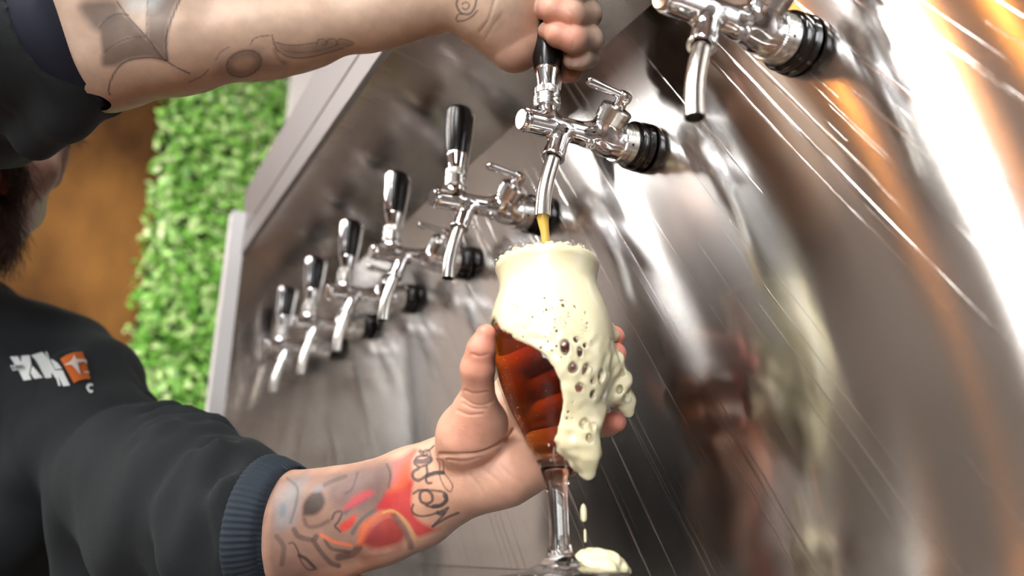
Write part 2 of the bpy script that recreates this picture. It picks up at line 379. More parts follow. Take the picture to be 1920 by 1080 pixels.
o = steel('tray_plate', MB().box((.205, Y0, TRAYZ - .012), (.40, Y1 - .014, TRAYZ)), tray)
o = steel('tray_rim', MB().box((.197, Y0, TRAYZ - .03), (.2045, Y1 - .014, TRAYZ - .0005)), tray)
BARM = tri_mat('dark_bar_wood', lin(40, 28, 22), lin(62, 44, 34), 3, (8, 1, 1), .4)
bar = MB().box((.21, Y0, 0), (.42, Y1 + .02, TRAYZ - .0305)).build('bar_counter', BARM, None, smooth=False); tag(bar, 'dark wooden bar base carrying the steel drip tray', 'bar counter')
# --- green wall of artificial leaves
HY = 2.25
hx0 = onY(292, 400, HY)[0]; hx1 = onY(640, 300, HY)[0]
hedge = empty('hedge_panel', ((hx0 + hx1) / 2, HY + .1, .25), 'bright green panel of artificial leaves in front of the wooden wall', 'hedge')
HB = pmat('hedge_backing', lin(30, 62, 22), .9)
o = MB().box((hx0, HY, .0), (hx1, HY + .2, 2.55)).build('backing', HB, None, smooth=False); o.parent = hedge; o.matrix_parent_inverse = Matrix.Translation(-Vector(hedge.location))
def leaf_mat():
    m, nt, b, out = new_mat('leaf_green'); g = nt.nodes.new('ShaderNodeNewGeometry'); cr = nt.nodes.new('ShaderNodeValToRGB')
    e = cr.color_ramp.elements; e[0].color = lin(86, 156, 48); e[1].color = lin(226, 246, 180); k = e.new(.5); k.color = lin(150, 216, 96)
    nt.links.new(g.outputs['Random Per Island'], cr.inputs[0]); nt.links.new(cr.outputs[0], b.inputs['Base Color']); b.inputs['Roughness'].default_value = .35
    return m
lv = []; lf = []
rr = np.random.default_rng(3)
for i in range(16000):
    side = rr.random() < .08
    c = np.array([hx0 - rr.uniform(0, .03), HY + rr.uniform(0, .2), rr.uniform(.3, 2.5)]) if side else np.array([rr.uniform(hx0, hx1), HY - rr.uniform(0, .05), rr.uniform(.3, 2.5)])
    a = nrm(rr.normal(size=3)); nn = nrm(np.array([0, -1, .35]) + rr.normal(size=3) * .6); a = nrm(a - nn * (a @ nn)); bb = np.cross(nn, a); L = rr.uniform(.009, .022); W = L * .45; k = len(lv)
    lv += [c - a * L, c + bb * W + nn * .003, c + a * L, c - bb * W + nn * .003]; lf.append((k, k + 1, k + 2, k + 3))
o = mesh_obj('leaves', lv, np.array(lf), leaf_mat(), smooth=False); o['kind'] = 'stuff'; o.parent = hedge; o.matrix_parent_inverse = Matrix.Translation(-Vector(hedge.location))
structure('wall_wood', (-.24, HY + .06, 0), (hx0 - .001, HY + .10, 2.5999), WOODWALL)
# --- pale trims seen past the cabinet
TRIMP = pmat('pale_trim', lin(215, 196, 184), .6)
x0 = onY(400, 700, 1.6)[0]; x1 = onY(436, 700, 1.6)[0]
structure('trim_1', (x0, 1.6, 0), (x1, 1.64, Z(.30)), TRIMP)
x0 = onY(548, 160, 2.0)[0]; x1 = onY(640, 160, 2.0)[0]
structure('trim_2', (x0, 2.0, 0), (x1, 2.04, 2.6), pmat('white_trim', lin(232, 226, 222), .6))
# --- ceiling luminaires
def lamp_mat(name, col, s):
    m, nt, b, out = new_mat(name); b.inputs['Base Color'].default_value = (0, 0, 0, 1); b.inputs['Emission Color'].default_value = col; b.inputs['Emission Strength'].default_value = s; return m
LWHITE = lamp_mat('lamp_white', (1, .98, .95, 1), 75); LDIM = lamp_mat('lamp_soft_white', (1, .98, .95, 1), 60); LPANEL = lamp_mat('lamp_panel', (1, .98, .96, 1), 2.6); LWARM = lamp_mat('lamp_amber', (1, .36, .07, 1), 15)
HOUSING = pmat('lamp_housing', lin(60, 60, 62), .5)
SX, SZ = .345, Z(.15)
def luminaire(ys, c, xm, length, width, mat, label, name='ceiling_light', group=None):
    zc = 2.56; dz = zc - SZ
    p = math.hypot(xm - SX, dz); y = ys + c * p; k = (SX - xm) / p * c; ang = math.atan2(k, -1)
    e = empty(name, (xm, y, 2.6), label, 'lamp', group); e.rotation_euler = (0, 0, ang)
    MB().box((-length / 2 - .01, -width / 2 - .01, -.03), (length / 2 + .01, width / 2 + .01, 0)).build('housing', HOUSING, e, smooth=False)
    MB().box((-length / 2, -width / 2, -.045), (length / 2, width / 2, -.0301)).build('diffuser', mat, e, smooth=False)
    return e
W_ = 'white ceiling light '
for ys, c, xm, ln, wd, lab in [(.185, .455, -1.5, 2.0, .07, 'narrow white ceiling tube in front of the wide light panel'), (.40, .99, -1.4, 1.2, .07, 'short white ceiling tube nearest the wooden back wall'), (.05, .06, -1.2, 1.8, .10, 'added long white ceiling tube for front light, above the nearest tap'), (-.05, -.40, -1.2, 1.8, .10, 'added long white ceiling tube for front light, nearest the added front windows')]:
    luminaire(ys, c, xm, ln, wd, LWHITE if ys == .185 else LDIM, lab)  # the two long tubes are added to brighten the skin from the front
luminaire(.262, .688, -1.5, 1.8, .026, LWHITE, 'thin white ceiling tube between the wide light panel and the amber tube along its edge')
luminaire(.262, .838, -1.5, 1.8, .58, LPANEL, 'wide white ceiling light panel, the largest lamp of the room')
for ys, c, wd, lab in [(.262, .664, .018, 'amber ceiling tube beside the thin white tube at the wide light panel'), (.168, .412, .018, 'amber ceiling tube close beside the narrow white tube'), (.148, .345, .018, 'amber ceiling tube between the two long white tubes and the narrow one'), (.197, .56, .012, 'thinnest amber ceiling tube, half way between the narrow white tube and the panel')]:
    luminaire(ys, c, -1.5, 1.8, wd, LWARM, lab)

# ------------------------------------------------------------------ beer taps
TA = np.array([math.cos(TILT), 0, math.sin(TILT)])            # axis of a tap, towards the panel
JX, JZ, S = .268, Z(.2800), .147
def knurl_ring(mb, o, d, r, length, nseg=132, rows=14, amp=.00035, bev=.0008):
    o = np.array(o, float); d = nrm(d); a = nrm(np.cross(d, (0, 1, 0) if abs(d[1]) < .8 else (0, 0, 1))); b = np.cross(d, a); v = []; f = []
    ts = [0, bev] + [bev + (length - 2 * bev) * k / rows for k in range(1, rows)] + [length - bev, length]
    for k, t in enumerate(ts):
        for i in range(nseg):
            w = 2 * PI * i / nseg; u = i / nseg * 66; q = t / length * rows / 2
            h = amp * (abs(((u + q) % 1) - .5) + abs(((u - q) % 1) - .5) - .5) * 2
            if k in (0, len(ts) - 1): h = -bev
            v.append(o + d * t + (a * math.cos(w) + b * math.sin(w)) * (r + h))
    n = len(ts)
    for k in range(n - 1):
        for i in range(nseg):
            j = (i + 1) % nseg; f.append((k * nseg + i, k * nseg + j, (k + 1) * nseg + j, (k + 1) * nseg + i))
    f.append(tuple(range(nseg))[::-1]); f.append(tuple(range((n - 1) * nseg, n * nseg)))
    mb.add(v, f)
def make_tap(stripe):
    t = empty('beer_tap', (JX, 0, JZ), 'x', 'beer tap', 'chrome beer taps on the steel cabinet')
    A = TA
    # cast body: barrel, neck for the nuts, outlet branch, seat of the flow control
    F = Field()
    F.add([cyl(A * -.0232, A * .030, .0086), cone(A * .030, A * .046, .0090, .0122), cone(A * .046, A * .056, .0122, .0132)], .004)
    F.add([cyl((-.0052, 0, 0), (-.0052, 0, .0128), .0076)], .003, .004)
    F.add([cyl((.0066, 0, -.001), (.0000, 0, -.0222), .0074)], .003, .004)
    BD = nrm((.10, -.80, .62)); BC = np.array([.0405, -.002, .0045])
    F.add([cyl(BC, BC + BD * .0125, .0105)], .003, .005)
    v, q = polygonise(F, .0005, newton=2); mesh_obj('body', v, q, CHROME, t)
    MB().lathe([(0, .0066), (.0006, .0075), (.0022, .0077), (.0030, .0070), (.0034, .0070), (.0036, .0084), (.0054, .0087)], A * -.0275, A).build('end_cap', CHROME, t, angle=22)
    mb = MB(); knurl_ring(mb, (-.0054, 0, .0128), (0, 0, 1), .0096, .0100); mb.build('collar_nut', KNURL, t, angle=30)
    mb = MB(); knurl_ring(mb, (-.0053, 0, .0232), (0, 0, 1), .0086, .0062, rows=8); mb.build('collar_nut', KNURL, t, angle=30)
    MB().lathe([(0, .0066), (.0005, .0071), (.0062, .0075), (.0130, .0090), (.0150, .0093), (.0155, .009)], (-.0052, 0, .0292), (.012, 0, 1)).build('ferrule', CHROME, t)
    MB().lathe([(0, .0085), (.0003, .0090), (.004, .0096), (.010, .0104), (.02, .0112), (.034, .0118), (.043, .0120), (.0455, .0117), (.0470, .0105), (.0476, .008)], (-.0050, 0, .0425), (.02, 0, 1)).build('handle_grip', BLACK, t)
    if stripe:
        prof = [(.0005, .0092), (.010, .0109), (.02, .0117), (.034, .0123), (.043, .0125), (.046, .0122), (.0484, .0100)]
        mb = MB(); o = np.array([-.005, 0, .0425]); vv = []; ff = []
        for k, (s, r) in enumerate(prof):
            for i in range(9):
                w = math.radians(175 + (i - 4) * 9 + 22); vv.append(o + np.array([math.cos(w) * r + s * .02, math.sin(w) * r, s]))
                if k and i: ff.append(((k - 1) * 9 + i - 1, (k - 1) * 9 + i, k * 9 + i, k * 9 + i - 1))
        ob = mb.add(vv, ff).build('handle_inlay', CHROME, t); ob.modifiers.new('s', 'SOLIDIFY').thickness = .0006
    # flat chrome back blade of the handle
    mb = MB(); pts = [(.0062, .030), (.0078, .042), (.0105, .060), (.0125, .080), (.0132, .0875)]; vv = []; ff = []
    for x, z in pts:
        for dx, y in ((0, -.0032), (.0022, -.0026), (.0026, 0), (.0022, .0026), (0, .0032), (-.002, 0)): vv.append((x + dx - .0035, y, z))
    for k in range(len(pts) - 1):
        for i in range(6): j = (i + 1) % 6; ff.append((k * 6 + i, k * 6 + j, k * 6 + 6 + j, k * 6 + 6 + i))
    ff += [tuple(range(6))[::-1], tuple(range(24, 30))]; mb.add(vv, ff).build('handle_blade', SATIN, t)
    od = nrm((-.0064, 0, -.0205)); oc = np.array([.0012, 0, -.0180])
    MB().lathe([(0, .0073), (.0003, .0079), (.0055, .0082), (.0064, .0084), (.0072, .0080), (.0072, .0062), (.0040, .0060)], oc, od, cap0=False, cap1=True).build('outlet_collar', CHROME, t)
    c = spline([(.0005, 0, -.0195), (-.0022, 0, -.029), (-.0056, 0, -.040), (-.0085, 0, -.052), (-.0100, 0, -.0640), (-.0104, 0, -.0712)], 26)
    sp = MB().tube(c, [.0052 + .0003 * k / 25 for k in range(26)], 28, cap=False)
    n = len(c); ring = [(i + (n - 1) * 28) for i in range(28)]; e = np.array(sp.v[-28:]); cc = e.mean(0)
    inner = [tuple(cc + (q - cc) * .86) for q in e]; deep = [tuple(cc + (q - cc) * .84 + np.array([.0008, 0, .012])) for q in e]
    b = len(sp.v); sp.v += inner + deep
    for i in range(28):
        j = (i + 1) % 28; sp.f.append((ring[i], ring[j], b + j, b + i)); sp.f.append((b + i, b + j, b + 28 + j, b + 28 + i))
    sp.f.append(tuple(range(b + 28, b + 56))); sp.build('spout', SATIN, t, angle=50)
    # flow control: ribbed barrel, pin and lever
    mb = MB(); knurl_ring(mb, BC + BD * .011, BD, .0118, .0115, nseg=132, rows=8, amp=.00025); mb.build('flow_control', KNURL, t, angle=30)
    pc = BC + BD * .0222
    MB().lathe([(0, .0086), (.0010, .0083), (.0016, .0050), (.0050, .0046), (.0072, .0055), (.0100, .0057), (.0120, .0049), (.0130, .0025)], pc, BD, 32).build('lever_pin', CHROME, t)
    le = pc + BD * .0095; ld = nrm((-1, .02, .09))
    MB().tube([le + ld * s for s in (.001, .006, .018, .029, .0315, .0328)], [.0024, .0026, .0030, .0034, .0031, .0016], 20).build('lever', CHROME, t)
    mb = MB(); knurl_ring(mb, A * .0545, A, .0152, .0125, nseg=132, rows=14, amp=.0004); r = mb.build('lock_ring', KNURL, t, angle=30)
    dk = nrm((0, -.86, -.5)); MB().lathe([(0, .0011), (.0006, .0010)], A * .0605 + dk * .0149, dk, 16).build('lock_hole', BLACK, r)
    MB().lathe([(0, .0150), (.0006, .0170), (.0016, .0180), (.0060, .0183), (.0070, .0176), (.0076, .0176), (.0084, .0186), (.0118, .0188), (.0128, .0180)], A * .0668, A, 64).build('flange', RUBBER, t)
    sd = nrm((-.1, -.35, -1)); MB().lathe([(0, .0042), (.0035, .0042), (.0042, .0036), (.0042, .0018), (.0030, .0016)], A * .0300 + sd * .0075, sd, 24).build('drain_screw', CHROME, t)
    return t
def copy_tree(o, parent=None):
    c = o.copy(); COL.objects.link(c)
    if parent: c.parent = parent
    for ch in list(o.children): copy_tree(ch, c)
    return c
tapA = make_tap(False); tapB = make_tap(True)
TAPL = ['tap nearest the camera, cut by the top edge, spout hanging open and dry',
        'chrome tap being pulled, the fist on its black handle, pouring into the goblet',
        'first idle tap just behind the pouring one, plain black handle',
        'second idle tap behind the pouring one, black handle with a chrome stripe',
        'third idle tap behind the pouring one, half way down the row',
        'second last tap of the row, blurred near the steel end panel',
        'furthest and smallest tap, blurred against the steel end panel']
used = set()
for k in range(7):
    src = tapA if k < 3 else tapB
    t = copy_tree(src) if src.name in used else src
    used.add(src.name); t.location = (JX, .2565 + S * k, JZ); t['label'] = TAPL[k]

# ------------------------------------------------------------------ the goblet, its beer and its foam
G0 = np.array([.2565, .3872, TRAYZ + .0022]); GZ = nrm((0.0, .052, 1)); GX = nrm(vR - GZ * (vR @ GZ)); GY = np.cross(GZ, GX)    # GY points away from the lens
def gw(u, w, h): return G0 + GX * u + GY * w + GZ * h
def gl(p): q = p - G0; return q @ GX, q @ GY, q @ GZ
PROF = np.array([(.0120, .0660), (.0150, .0715), (.0183, .0765), (.0236, .0890), (.0280, .0980), (.0330, .1120), (.0360, .1250), (.0375, .1370), (.0378, .1440), (.0368, .1525), (.0340, .1625), (.0306, .1730), (.0302, .1790), (.0312, .1845), (.0324, .1885), (.0322, .1925)])
_s = spline(PROF[:, ::-1], 160)
RH, RR = _s[:, 0], _s[:, 1]
def rad(h): return np.interp(h, RH, RR)
def lathe_g(name, prof, mat, parent, seg=96, cap0=False, cap1=False):
    o = MB().lathe([(h, r) for r, h in prof], (0, 0, 0), (0, 0, 1), seg, cap0, cap1).build(name, mat, parent, angle=None); return o
gb = empty('beer_goblet', G0, 'tulip shaped stemmed beer glass overflowing with foam, held under the open tap', 'glass')
gb.matrix_world = Matrix(((GX[0], GY[0], GZ[0], G0[0]), (GX[1], GY[1], GZ[1], G0[1]), (GX[2], GY[2], GZ[2], G0[2]), (0, 0, 0, 1)))
WT = .0014
outer = [(r, h) for h, r in zip(RH, RR)]; inner = [(max(r - WT, .0005), h) for h, r in zip(RH, RR) if h > .0690]
rim = [(.0320, .1936), (.0314, .1939), (.0309, .1934)]
bowl = outer + rim + inner[::-1] + [(.0075, .0683), (.0003, .0678)]
lathe_g('bowl', bowl, THIN, gb)
stem = spline([(.0120, .0660), (.0104, .0635), (.0086, .058), (.0069, .052), (.0060, .044), (.0056, .033), (.0056, .024), (.0062, .0185)], 40)
lathe_g('stem', stem[::-1], GLASS, gb)
foot = [(.0062, .0185)] + [tuple(q) for q in spline([(.0062, .0185), (.0078, .0135), (.0120, .0095), (.020, .0065), (.030, .0045), (.0370, .0032), (.0384, .0022), (.0380, .0006), (.0366, 0)], 40)[1:]] + [(.030, .0004), (.012, .0016), (.0004, .0020)]
lathe_g('foot', foot[::-1], GLASS, gb)
HB_, HF_ = .1490, .1495                                        # where beer ends and foam begins inside the bowl
bp = [(.0003, .0683), (.0070, .0689)] + [(r - WT - .00012, h) for h, r in zip(RH, RR) if .0700 < h < HB_] + [(rad(HB_) - WT - .00012, HB_), (.0004, HB_)]
beer = lathe_g('beer', bp, BEER, None); beer.matrix_world = gb.matrix_world.copy(); tag(beer, 'clear dark amber beer in the lower bowl of the goblet', 'beer')
mb = MB(); rs = np.random.default_rng(8)
# --- foam: filling of the upper bowl, dome, and the layer running down the outside
AXC = lambda y: 1022 + (y - 475) * .048
HPY = np.array([(475, .1990), (508, .1867), (545, .173), (572, .163), (600, .1525), (615, .1474), (640, .139), (680, .1255), (721, .112), (763, .098), (791, .089), (830, .076), (862, .0655), (900, .054), (950, .041)])
def g2(x, y): return ((x - AXC(y)) * .463 / FPX, float(np.interp(y, HPY[:, 0], HPY[:, 1])))
LOW = [g2(*q) for q in [(900, 598), (918, 604), (932, 634), (955, 655), (985, 674), (1013, 695), (1030, 716), (1042, 742), (1049, 770), (1044, 795), (1040, 822), (1044, 846), (1066, 862), (1078, 878), (1096, 897), (1110, 895), (1122, 872), (1128, 830), (1145, 790), (1200, 780)]]
TOP = [(-.06, .1938), (.06, .1938)]
LU = np.array(LOW); TU = np.array(TOP)
def seg_dist(u, h, poly):
    d = np.full(len(u), 1e9); P2 = np.stack([u, h], 1)
    for a, b in zip(poly[:-1], poly[1:]):
        ab = b - a; t = np.clip(((P2 - a) @ ab) / max(ab @ ab, 1e-12), 0, 1); d = np.minimum(d, np.linalg.norm(P2 - a - t[:, None] * ab, axis=1))
    return d
def in_poly(u, h, poly):
    c = np.zeros(len(u), bool); n = len(poly)
    for i in range(n):
        (x1, y1), (x2, y2) = poly[i], poly[i - 1]
        with np.errstate(divide='ignore', invalid='ignore'): c ^= ((y1 > h) != (y2 > h)) & (u < (x2 - x1) * (h - y1) / (y2 - y1 + 1e-15) + x1)
    return c
FPOLY = np.array(LOW + [(.06, .19), (.06, .22), (-.06, .22), (-.06, LOW[0][1])])
def foam_shell(p):
    u, w, h = gl(p); rho = np.hypot(u, w); r = np.interp(h, RH, RR)
    back = np.clip(w / .03, 0, 1)                              # the layer thins out round the back
    ins = in_poly(u, h, FPOLY); dl = seg_dist(u, h, LU); m = np.where(ins, dl, -dl)
    t0 = .0013 + .0022 * np.clip((u + .004) / .030, 0, 1) * np.clip((.150 - h) / .05, 0, 1)
    edge = np.sqrt(np.clip(m / .0028, 0, 1) * (2 - np.clip(m / .0028, 0, 1)))
    dt = np.where(in_poly(u, h, np.array(TOP + [(.06, .25), (-.06, .25)])), -1, 1) * seg_dist(u, h, TU)
    top = np.clip(dt / .003, 0, 1); top = top * top * (3 - 2 * top)
    T = -.0016 + (t0 + .0016) * edge * np.maximum(top, .0) * (1 - .9 * back)
    T = np.where(m < 0, -.0016 + .3 * m, T)
    return np.maximum(rho - r - T, (r - .0004) - rho)
FO = Field(); FO.pre = foam_shell
def fp(x, y, d): return P(x, y, d)
FO.add([ball(fp(1122, 668, .474), .0080), ball(fp(1140, 690, .478), .0090), ball(fp(1162, 712, .484), .0080), ball(fp(1146, 735, .480), .0090), ball(fp(1172, 748, .487), .0058), cone(fp(1172, 755, .487), fp(1178, 772, .487), .0050, .0036), ball(fp(1120, 748, .472), .0080),
        ball(fp(1150, 672, .482), .0060), ball(fp(1139, 618, .492), .0040), ball(fp(1150, 630, .495), .0040)], .006, .005)
FO.add([ball(fp(1085, 812, .452), .0100), ball(fp(1103, 800, .456), .0080), ball(fp(1096, 840, .452), .0090), cone(fp(1099, 858, .452), fp(1102, 884, .452), .0078, .0048), ball(fp(1066, 828, .450), .0070), ball(fp(1110, 775, .462), .0075)], .006, .006)
holes = []
for x, y, rx, ry in [(1051, 683, 9, 14), (1076, 690, 6, 10), (1064, 717, 10, 10), (1087, 718, 7, 12), (1077, 748, 10, 9), (1098, 756, 8, 8), (1114, 724, 9, 14), (1119, 752, 7, 9), (1096, 795, 9, 11), (1105, 822, 6, 9), (1160, 730, 8, 9), (1176, 748, 6, 10), (1126, 681, 8, 6), (1098, 735, 5, 6), (1070, 668, 4, 4), (1086, 676, 4, 4), (1112, 800, 5, 10), (1150, 700, 5, 7), (1168, 700, 5, 6), (1140, 770, 6, 6)]:
    u, h = g2(x, y)
    if x < 1122 and y < 775:
        w = -math.sqrt(max(float(rad(h)) ** 2 - u * u, 1e-6)); c = gw(u, w, h); nn = nrm(GX * u + GY * w); c = c + nn * .0024
        deep = .0038
    else:
        d = .4655 if y < 775 else .4445
        c = P(x, y, d if x < 1125 else .4755); nn = -nrm(ray(x, y)); deep = .0042
    s = .455 / FPX * 1.0; holes.append(ell(c, (deep, rx * s, ry * s), nn, GZ)); holes[-1][2][:] = (deep, rx * s, ry * s) if False else holes[-1][2]
# ell() axes: X = normal, Y = z x X, Z = up
FO.carve([ell(q[1], (q[2][0], q[2][1], q[2][2])) if False else q for q in holes], .0012)
dots = [(1047, 607, 3.2), (1068, 607, 2), (1044, 598, 1.5), (1053, 598, 1.3), (1014, 593, 2), (992, 626, 2), (1017, 615, 1.8), (1088, 618, 2.2), (1012, 618, 1.2), (1090, 637, 1.6), (1080, 632, 1.2), (1024, 658, 1.8), (1020, 672, 1.6), (998, 597, 1.3), (965, 602, 1.4), (970, 618, 1.2), (1056, 628, 1.3), (1052, 640, 1), (985, 622, 1.1), (1035, 680, 1.5), (1016, 664, 1.2), (1028, 612, 1), (1096, 668, 1.6), (1088, 646, 1.3)]
for i in range(46):
    dots.append((random.uniform(940, 1100), random.uniform(590, 700), random.uniform(.6, 1.2)))
for i in range(14): dots.append((random.uniform(1046, 1080), random.uniform(770, 850), random.uniform(.8, 1.6)))
pin = []
for x, y, r in dots:
    u, h = g2(x, y)
    if abs(u) < rad(h) * .93:
        w = -math.sqrt(float(rad(h)) ** 2 - u * u); nn = nrm(GX * u + GY * w); pin.append(ell(gw(u, w, h) + nn * .0012, (.0022, r * .00034 + .00012, r * .00034 + .00012), nn, GZ))
FO.carve(pin, .0003)
wv = waves(5, 24, 620, .00028); FO.disp = lambda p: wv(p) * np.clip((p[:, 2] < CAMZ + .118) * 1.0, 0.15, 1)
lo = np.array([.20, .33, CAMZ + .020]); hi = np.array([.35, .46, CAMZ + .178])
ctr = G0 + GZ * .12
v, q = polygonise(FO, .00052, lo=gw(0, 0, .05) - np.array([.048, .048, .012]), hi=gw(0, 0, .195) + np.array([.052, .048, .0]), margin=.002)
foam = empty('beer_foam', gw(0, 0, .14), 'cream coloured foam head filling and spilling over the goblet', 'foam')
inv = Matrix.Translation(-Vector(foam.location))
def fpart(o): o.parent = foam; o.matrix_parent_inverse = inv; return o
fpart(mesh_obj('overflow', v, q, FOAM))
# inside of the bowl, with a bubbly dome over the rim
Fi = Field()
def inside(p):
    u, w, h = gl(p); rho = np.hypot(u, w); r = np.interp(h, RH, RR, right=.0322) - WT - .0002
    dome = h - (.1922 + .0042 * np.clip(1 - (rho / .034) ** 2, 0, 1))
    return np.maximum(np.maximum(rho - r, HF_ - h), dome)
Fi.pre = inside
rb = np.random.default_rng(11); bl = []
for i in range(260):
    a = rb.uniform(0, 2 * PI); rr_ = .0315 * math.sqrt(rb.uniform(.0, 1.04)); s = rb.uniform(.0007, .0015)
    if rb.random() < .45: rr_ = rb.uniform(.029, .0322)
    bl.append(ball(gw(rr_ * math.cos(a), rr_ * math.sin(a), .1924 + .0040 * max(0, 1 - (rr_ / .034) ** 2)), s))
Fi.add(bl, .0006, .0010)
v, q = polygonise(Fi, .0007, lo=gw(0, 0, .138) - np.array([.042, .042, .004]), hi=gw(0, 0, .198) + np.array([.042, .042, .006]), margin=.001)
fpart(mesh_obj('head', v, q, FOAM))
def sphere(mb, c, r, n=14):
    v = []; f = []
    for i in range(n + 1):
        for j in range(2 * n): a, b = PI * i / n, PI * j / n; v.append((c[0] + r * math.sin(a) * math.cos(b), c[1] + r * math.sin(a) * math.sin(b), c[2] + r * math.cos(a)))
    for i in range(n):
        for j in range(2 * n): k = (j + 1) % (2 * n); f.append((i * 2 * n + j, (i + 1) * 2 * n + j, (i + 1) * 2 * n + k, i * 2 * n + k))
    mb.add(v, f)
for i in range(40):
    a = rb.uniform(PI, 2 * PI) if i < 30 else rb.uniform(0, 2 * PI); rr_ = rb.uniform(.026, .0330); s = rb.uniform(.0012, .0024)
    mb = MB(); sphere(mb, gw(rr_ * math.cos(a), rr_ * math.sin(a), .1928 + rb.uniform(0, .0010)), s, 10); fpart(mb.build('bubble', FILM, None, angle=None))
for q in holes[:20]:
    mb = MB(); sphere(mb, q[1] - nrm(ray(1080, 730)) * -.0008, max(q[2][1], q[2][2]) * .92, 10); fpart(mb.build('bubble', FILM, None, angle=None))
mb = MB()
for i in range(110):
    a = rs.uniform(PI, 2 * PI); h = rs.uniform(.075, .148); r = float(rad(h)) - WT - .0004; sphere(mb, gw(r * math.cos(a), r * math.sin(a), h), rs.uniform(.00012, .0003) * (2.2 if i < 3 else 1), 4)
for i in range(60):
    a = math.radians(rs.normal(202, 7)); h = rs.uniform(.072, .13); r = float(rad(h)) - WT - .0003; sphere(mb, gw(r * math.cos(a), r * math.sin(a), h), rs.uniform(.00015, .00035), 4)
ob = mb.build('rising_bubbles', FOAM, None, angle=None); ob.parent = beer; ob.matrix_parent_inverse = beer.matrix_world.inverted(); ob['kind'] = 'stuff'
# foam spilled on the foot of the glass
Fp = Field()
for x, y, r, d in [(1098, 1062, .0085, .432), (1120, 1058, .0090, .434), (1142, 1062, .0085, .436), (1160, 1068, .0060, .437), (1080, 1068, .0060, .430), (1096, 1046, .0046, .436), (1116, 1044, .0046, .438), (1135, 1048, .0045, .440), (1105, 1038, .0030, .440), (1152, 1056, .0045, .440), (1060, 1070, .0045, .428), (1172, 1072, .0036, .440), (1110, 1075, .0085, .424), (1135, 1075, .0080, .424)]:
    Fp.add([ball(P(x, y, d + .008), r)], .003, .0022)
Fp.disp = waves(9, 20, 900, .00035)
v, q = polygonise(Fp, .0006, margin=.002)
tag(mesh_obj('foam_blob', v, q, FOAM), 'blob of spilled foam lying on the foot of the goblet', 'foam')
# beer running from the spout, and drops falling from the foam
tipP = np.array([JX - .0104, .2565 + S, JZ - .0712])
a0 = tipP + np.array([0, 0, .004]); a1 = gw(-.0005, 0, .1955)
st = spline([a0, tipP + np.array([.0006, 0, -.004]), tipP * .5 + a1 * .5 + np.array([.001, 0, 0]), a1], 24)
tag(MB().tube(st, np.interp(np.linspace(0, 1, 24), [0, .2, .55, 1], [.0043, .0042, .0030, .0027]), 24).build('beer_stream', STREAM, None, angle=None), 'thin golden stream of beer falling from the open spout', 'beer')
for x, y, d, r, L, lab in [(1094, 960, .455, .0019, .0075, 'larger falling foam drop just under the hanging foam tip'), (1097, 1004, .455, .0008, .0065, 'smaller thin falling drop just above the foam on the foot')]:
    c = P(x, y, d); tag(MB().lathe([(-L / 2 - r, .0001), (-L / 2 - r * .7, r * .7), (-L / 2, r), (0, r * 1.05), (L / 2 - r, r), (L / 2, r * .7), (L / 2 + r * .6, .0002)], c, (0, 0, 1), 20).build('foam_drop', FOAM, None, angle=None), lab, 'drop', 'drops falling from the foam')

# ------------------------------------------------------------------ the person at the taps
def chain(pts):
    q = [(P(x, y, d), r) for x, y, d, r in pts]
    return [cone(a[0], b[0], a[1], b[1]) for a, b in zip(q[:-1], q[1:])]
# --- hand under the goblet, with its forearm
L = Field()
L.add(chain([(832, 868, .522, .0180), (760, 902, .531, .0185), (690, 930, .539, .0190), (620, 942, .547, .0207), (545, 950, .556, .0215), (430, 962, .575, .024)]) +
      chain([(830, 902, .524, .0195), (690, 965, .541, .0250), (540, 990, .558, .0290), (430, 985, .577, .034)]) +
      chain([(848, 935, .522, .0168), (790, 965, .528, .0180), (720, 992, .535, .0190), (640, 1015, .545, .0207), (535, 1028, .558, .0232), (430, 1010, .577, .024)]), .016)
L.add(chain([(850, 905, .516, .020), (905, 895, .509, .0200), (955, 884, .506, .0190), (1010, 868, .510, .0135), (1062, 868, .512, .0095)]), .012, .014)
L.add(chain([(900, 840, .525, .018), (960, 790, .540, .0150), (985, 740, .549, .0125)]) + chain([(920, 860, .522, .017), (990, 830, .533, .0130)]) + chain([(930, 780, .535, .0150), (975, 700, .551, .0110)]), .010, .010)
L.add([ell(P(889, 812, .497), (.0245, .0190, .0205), vR * .75 + vU * .66, vF)] + chain([(862, 852, .508, .0165), (880, 812, .497, .0185), (893, 775, .489, .0150)]), .008, .0035)
L.add(chain([(892, 782, .487, .0140), (895, 752, .482, .0110), (896, 722, .477, .0093), (896, 690, .472, .0101), (903, 655, .468, .0082), (911, 627, .467, .0062)]), .004, .006)
for pts in ([(970, 695, .550, .0108), (1070, 640, .557, .0096), (1132, 626, .534, .0088), (1151, 632, .505, .0072)],
            [(980, 735, .549, .0110), (1085, 684, .557, .0096), (1144, 665, .530, .0088), (1153, 664, .495, .0076)],
            [(988, 780, .544, .0108), (1082, 740, .550, .0096), (1134, 727, .520, .0086), (1132, 720, .483, .0076)],
            [(1000, 828, .532, .0100), (1085, 806, .533, .0086), (1138, 795, .516, .0080), (1154, 790, .498, .0072)]):
    L.add(chain(pts), .003, .0016)
L.disp = waves(21, 16, 260, .00022)
lv_, lq_ = polygonise(L, .00085, margin=.003)
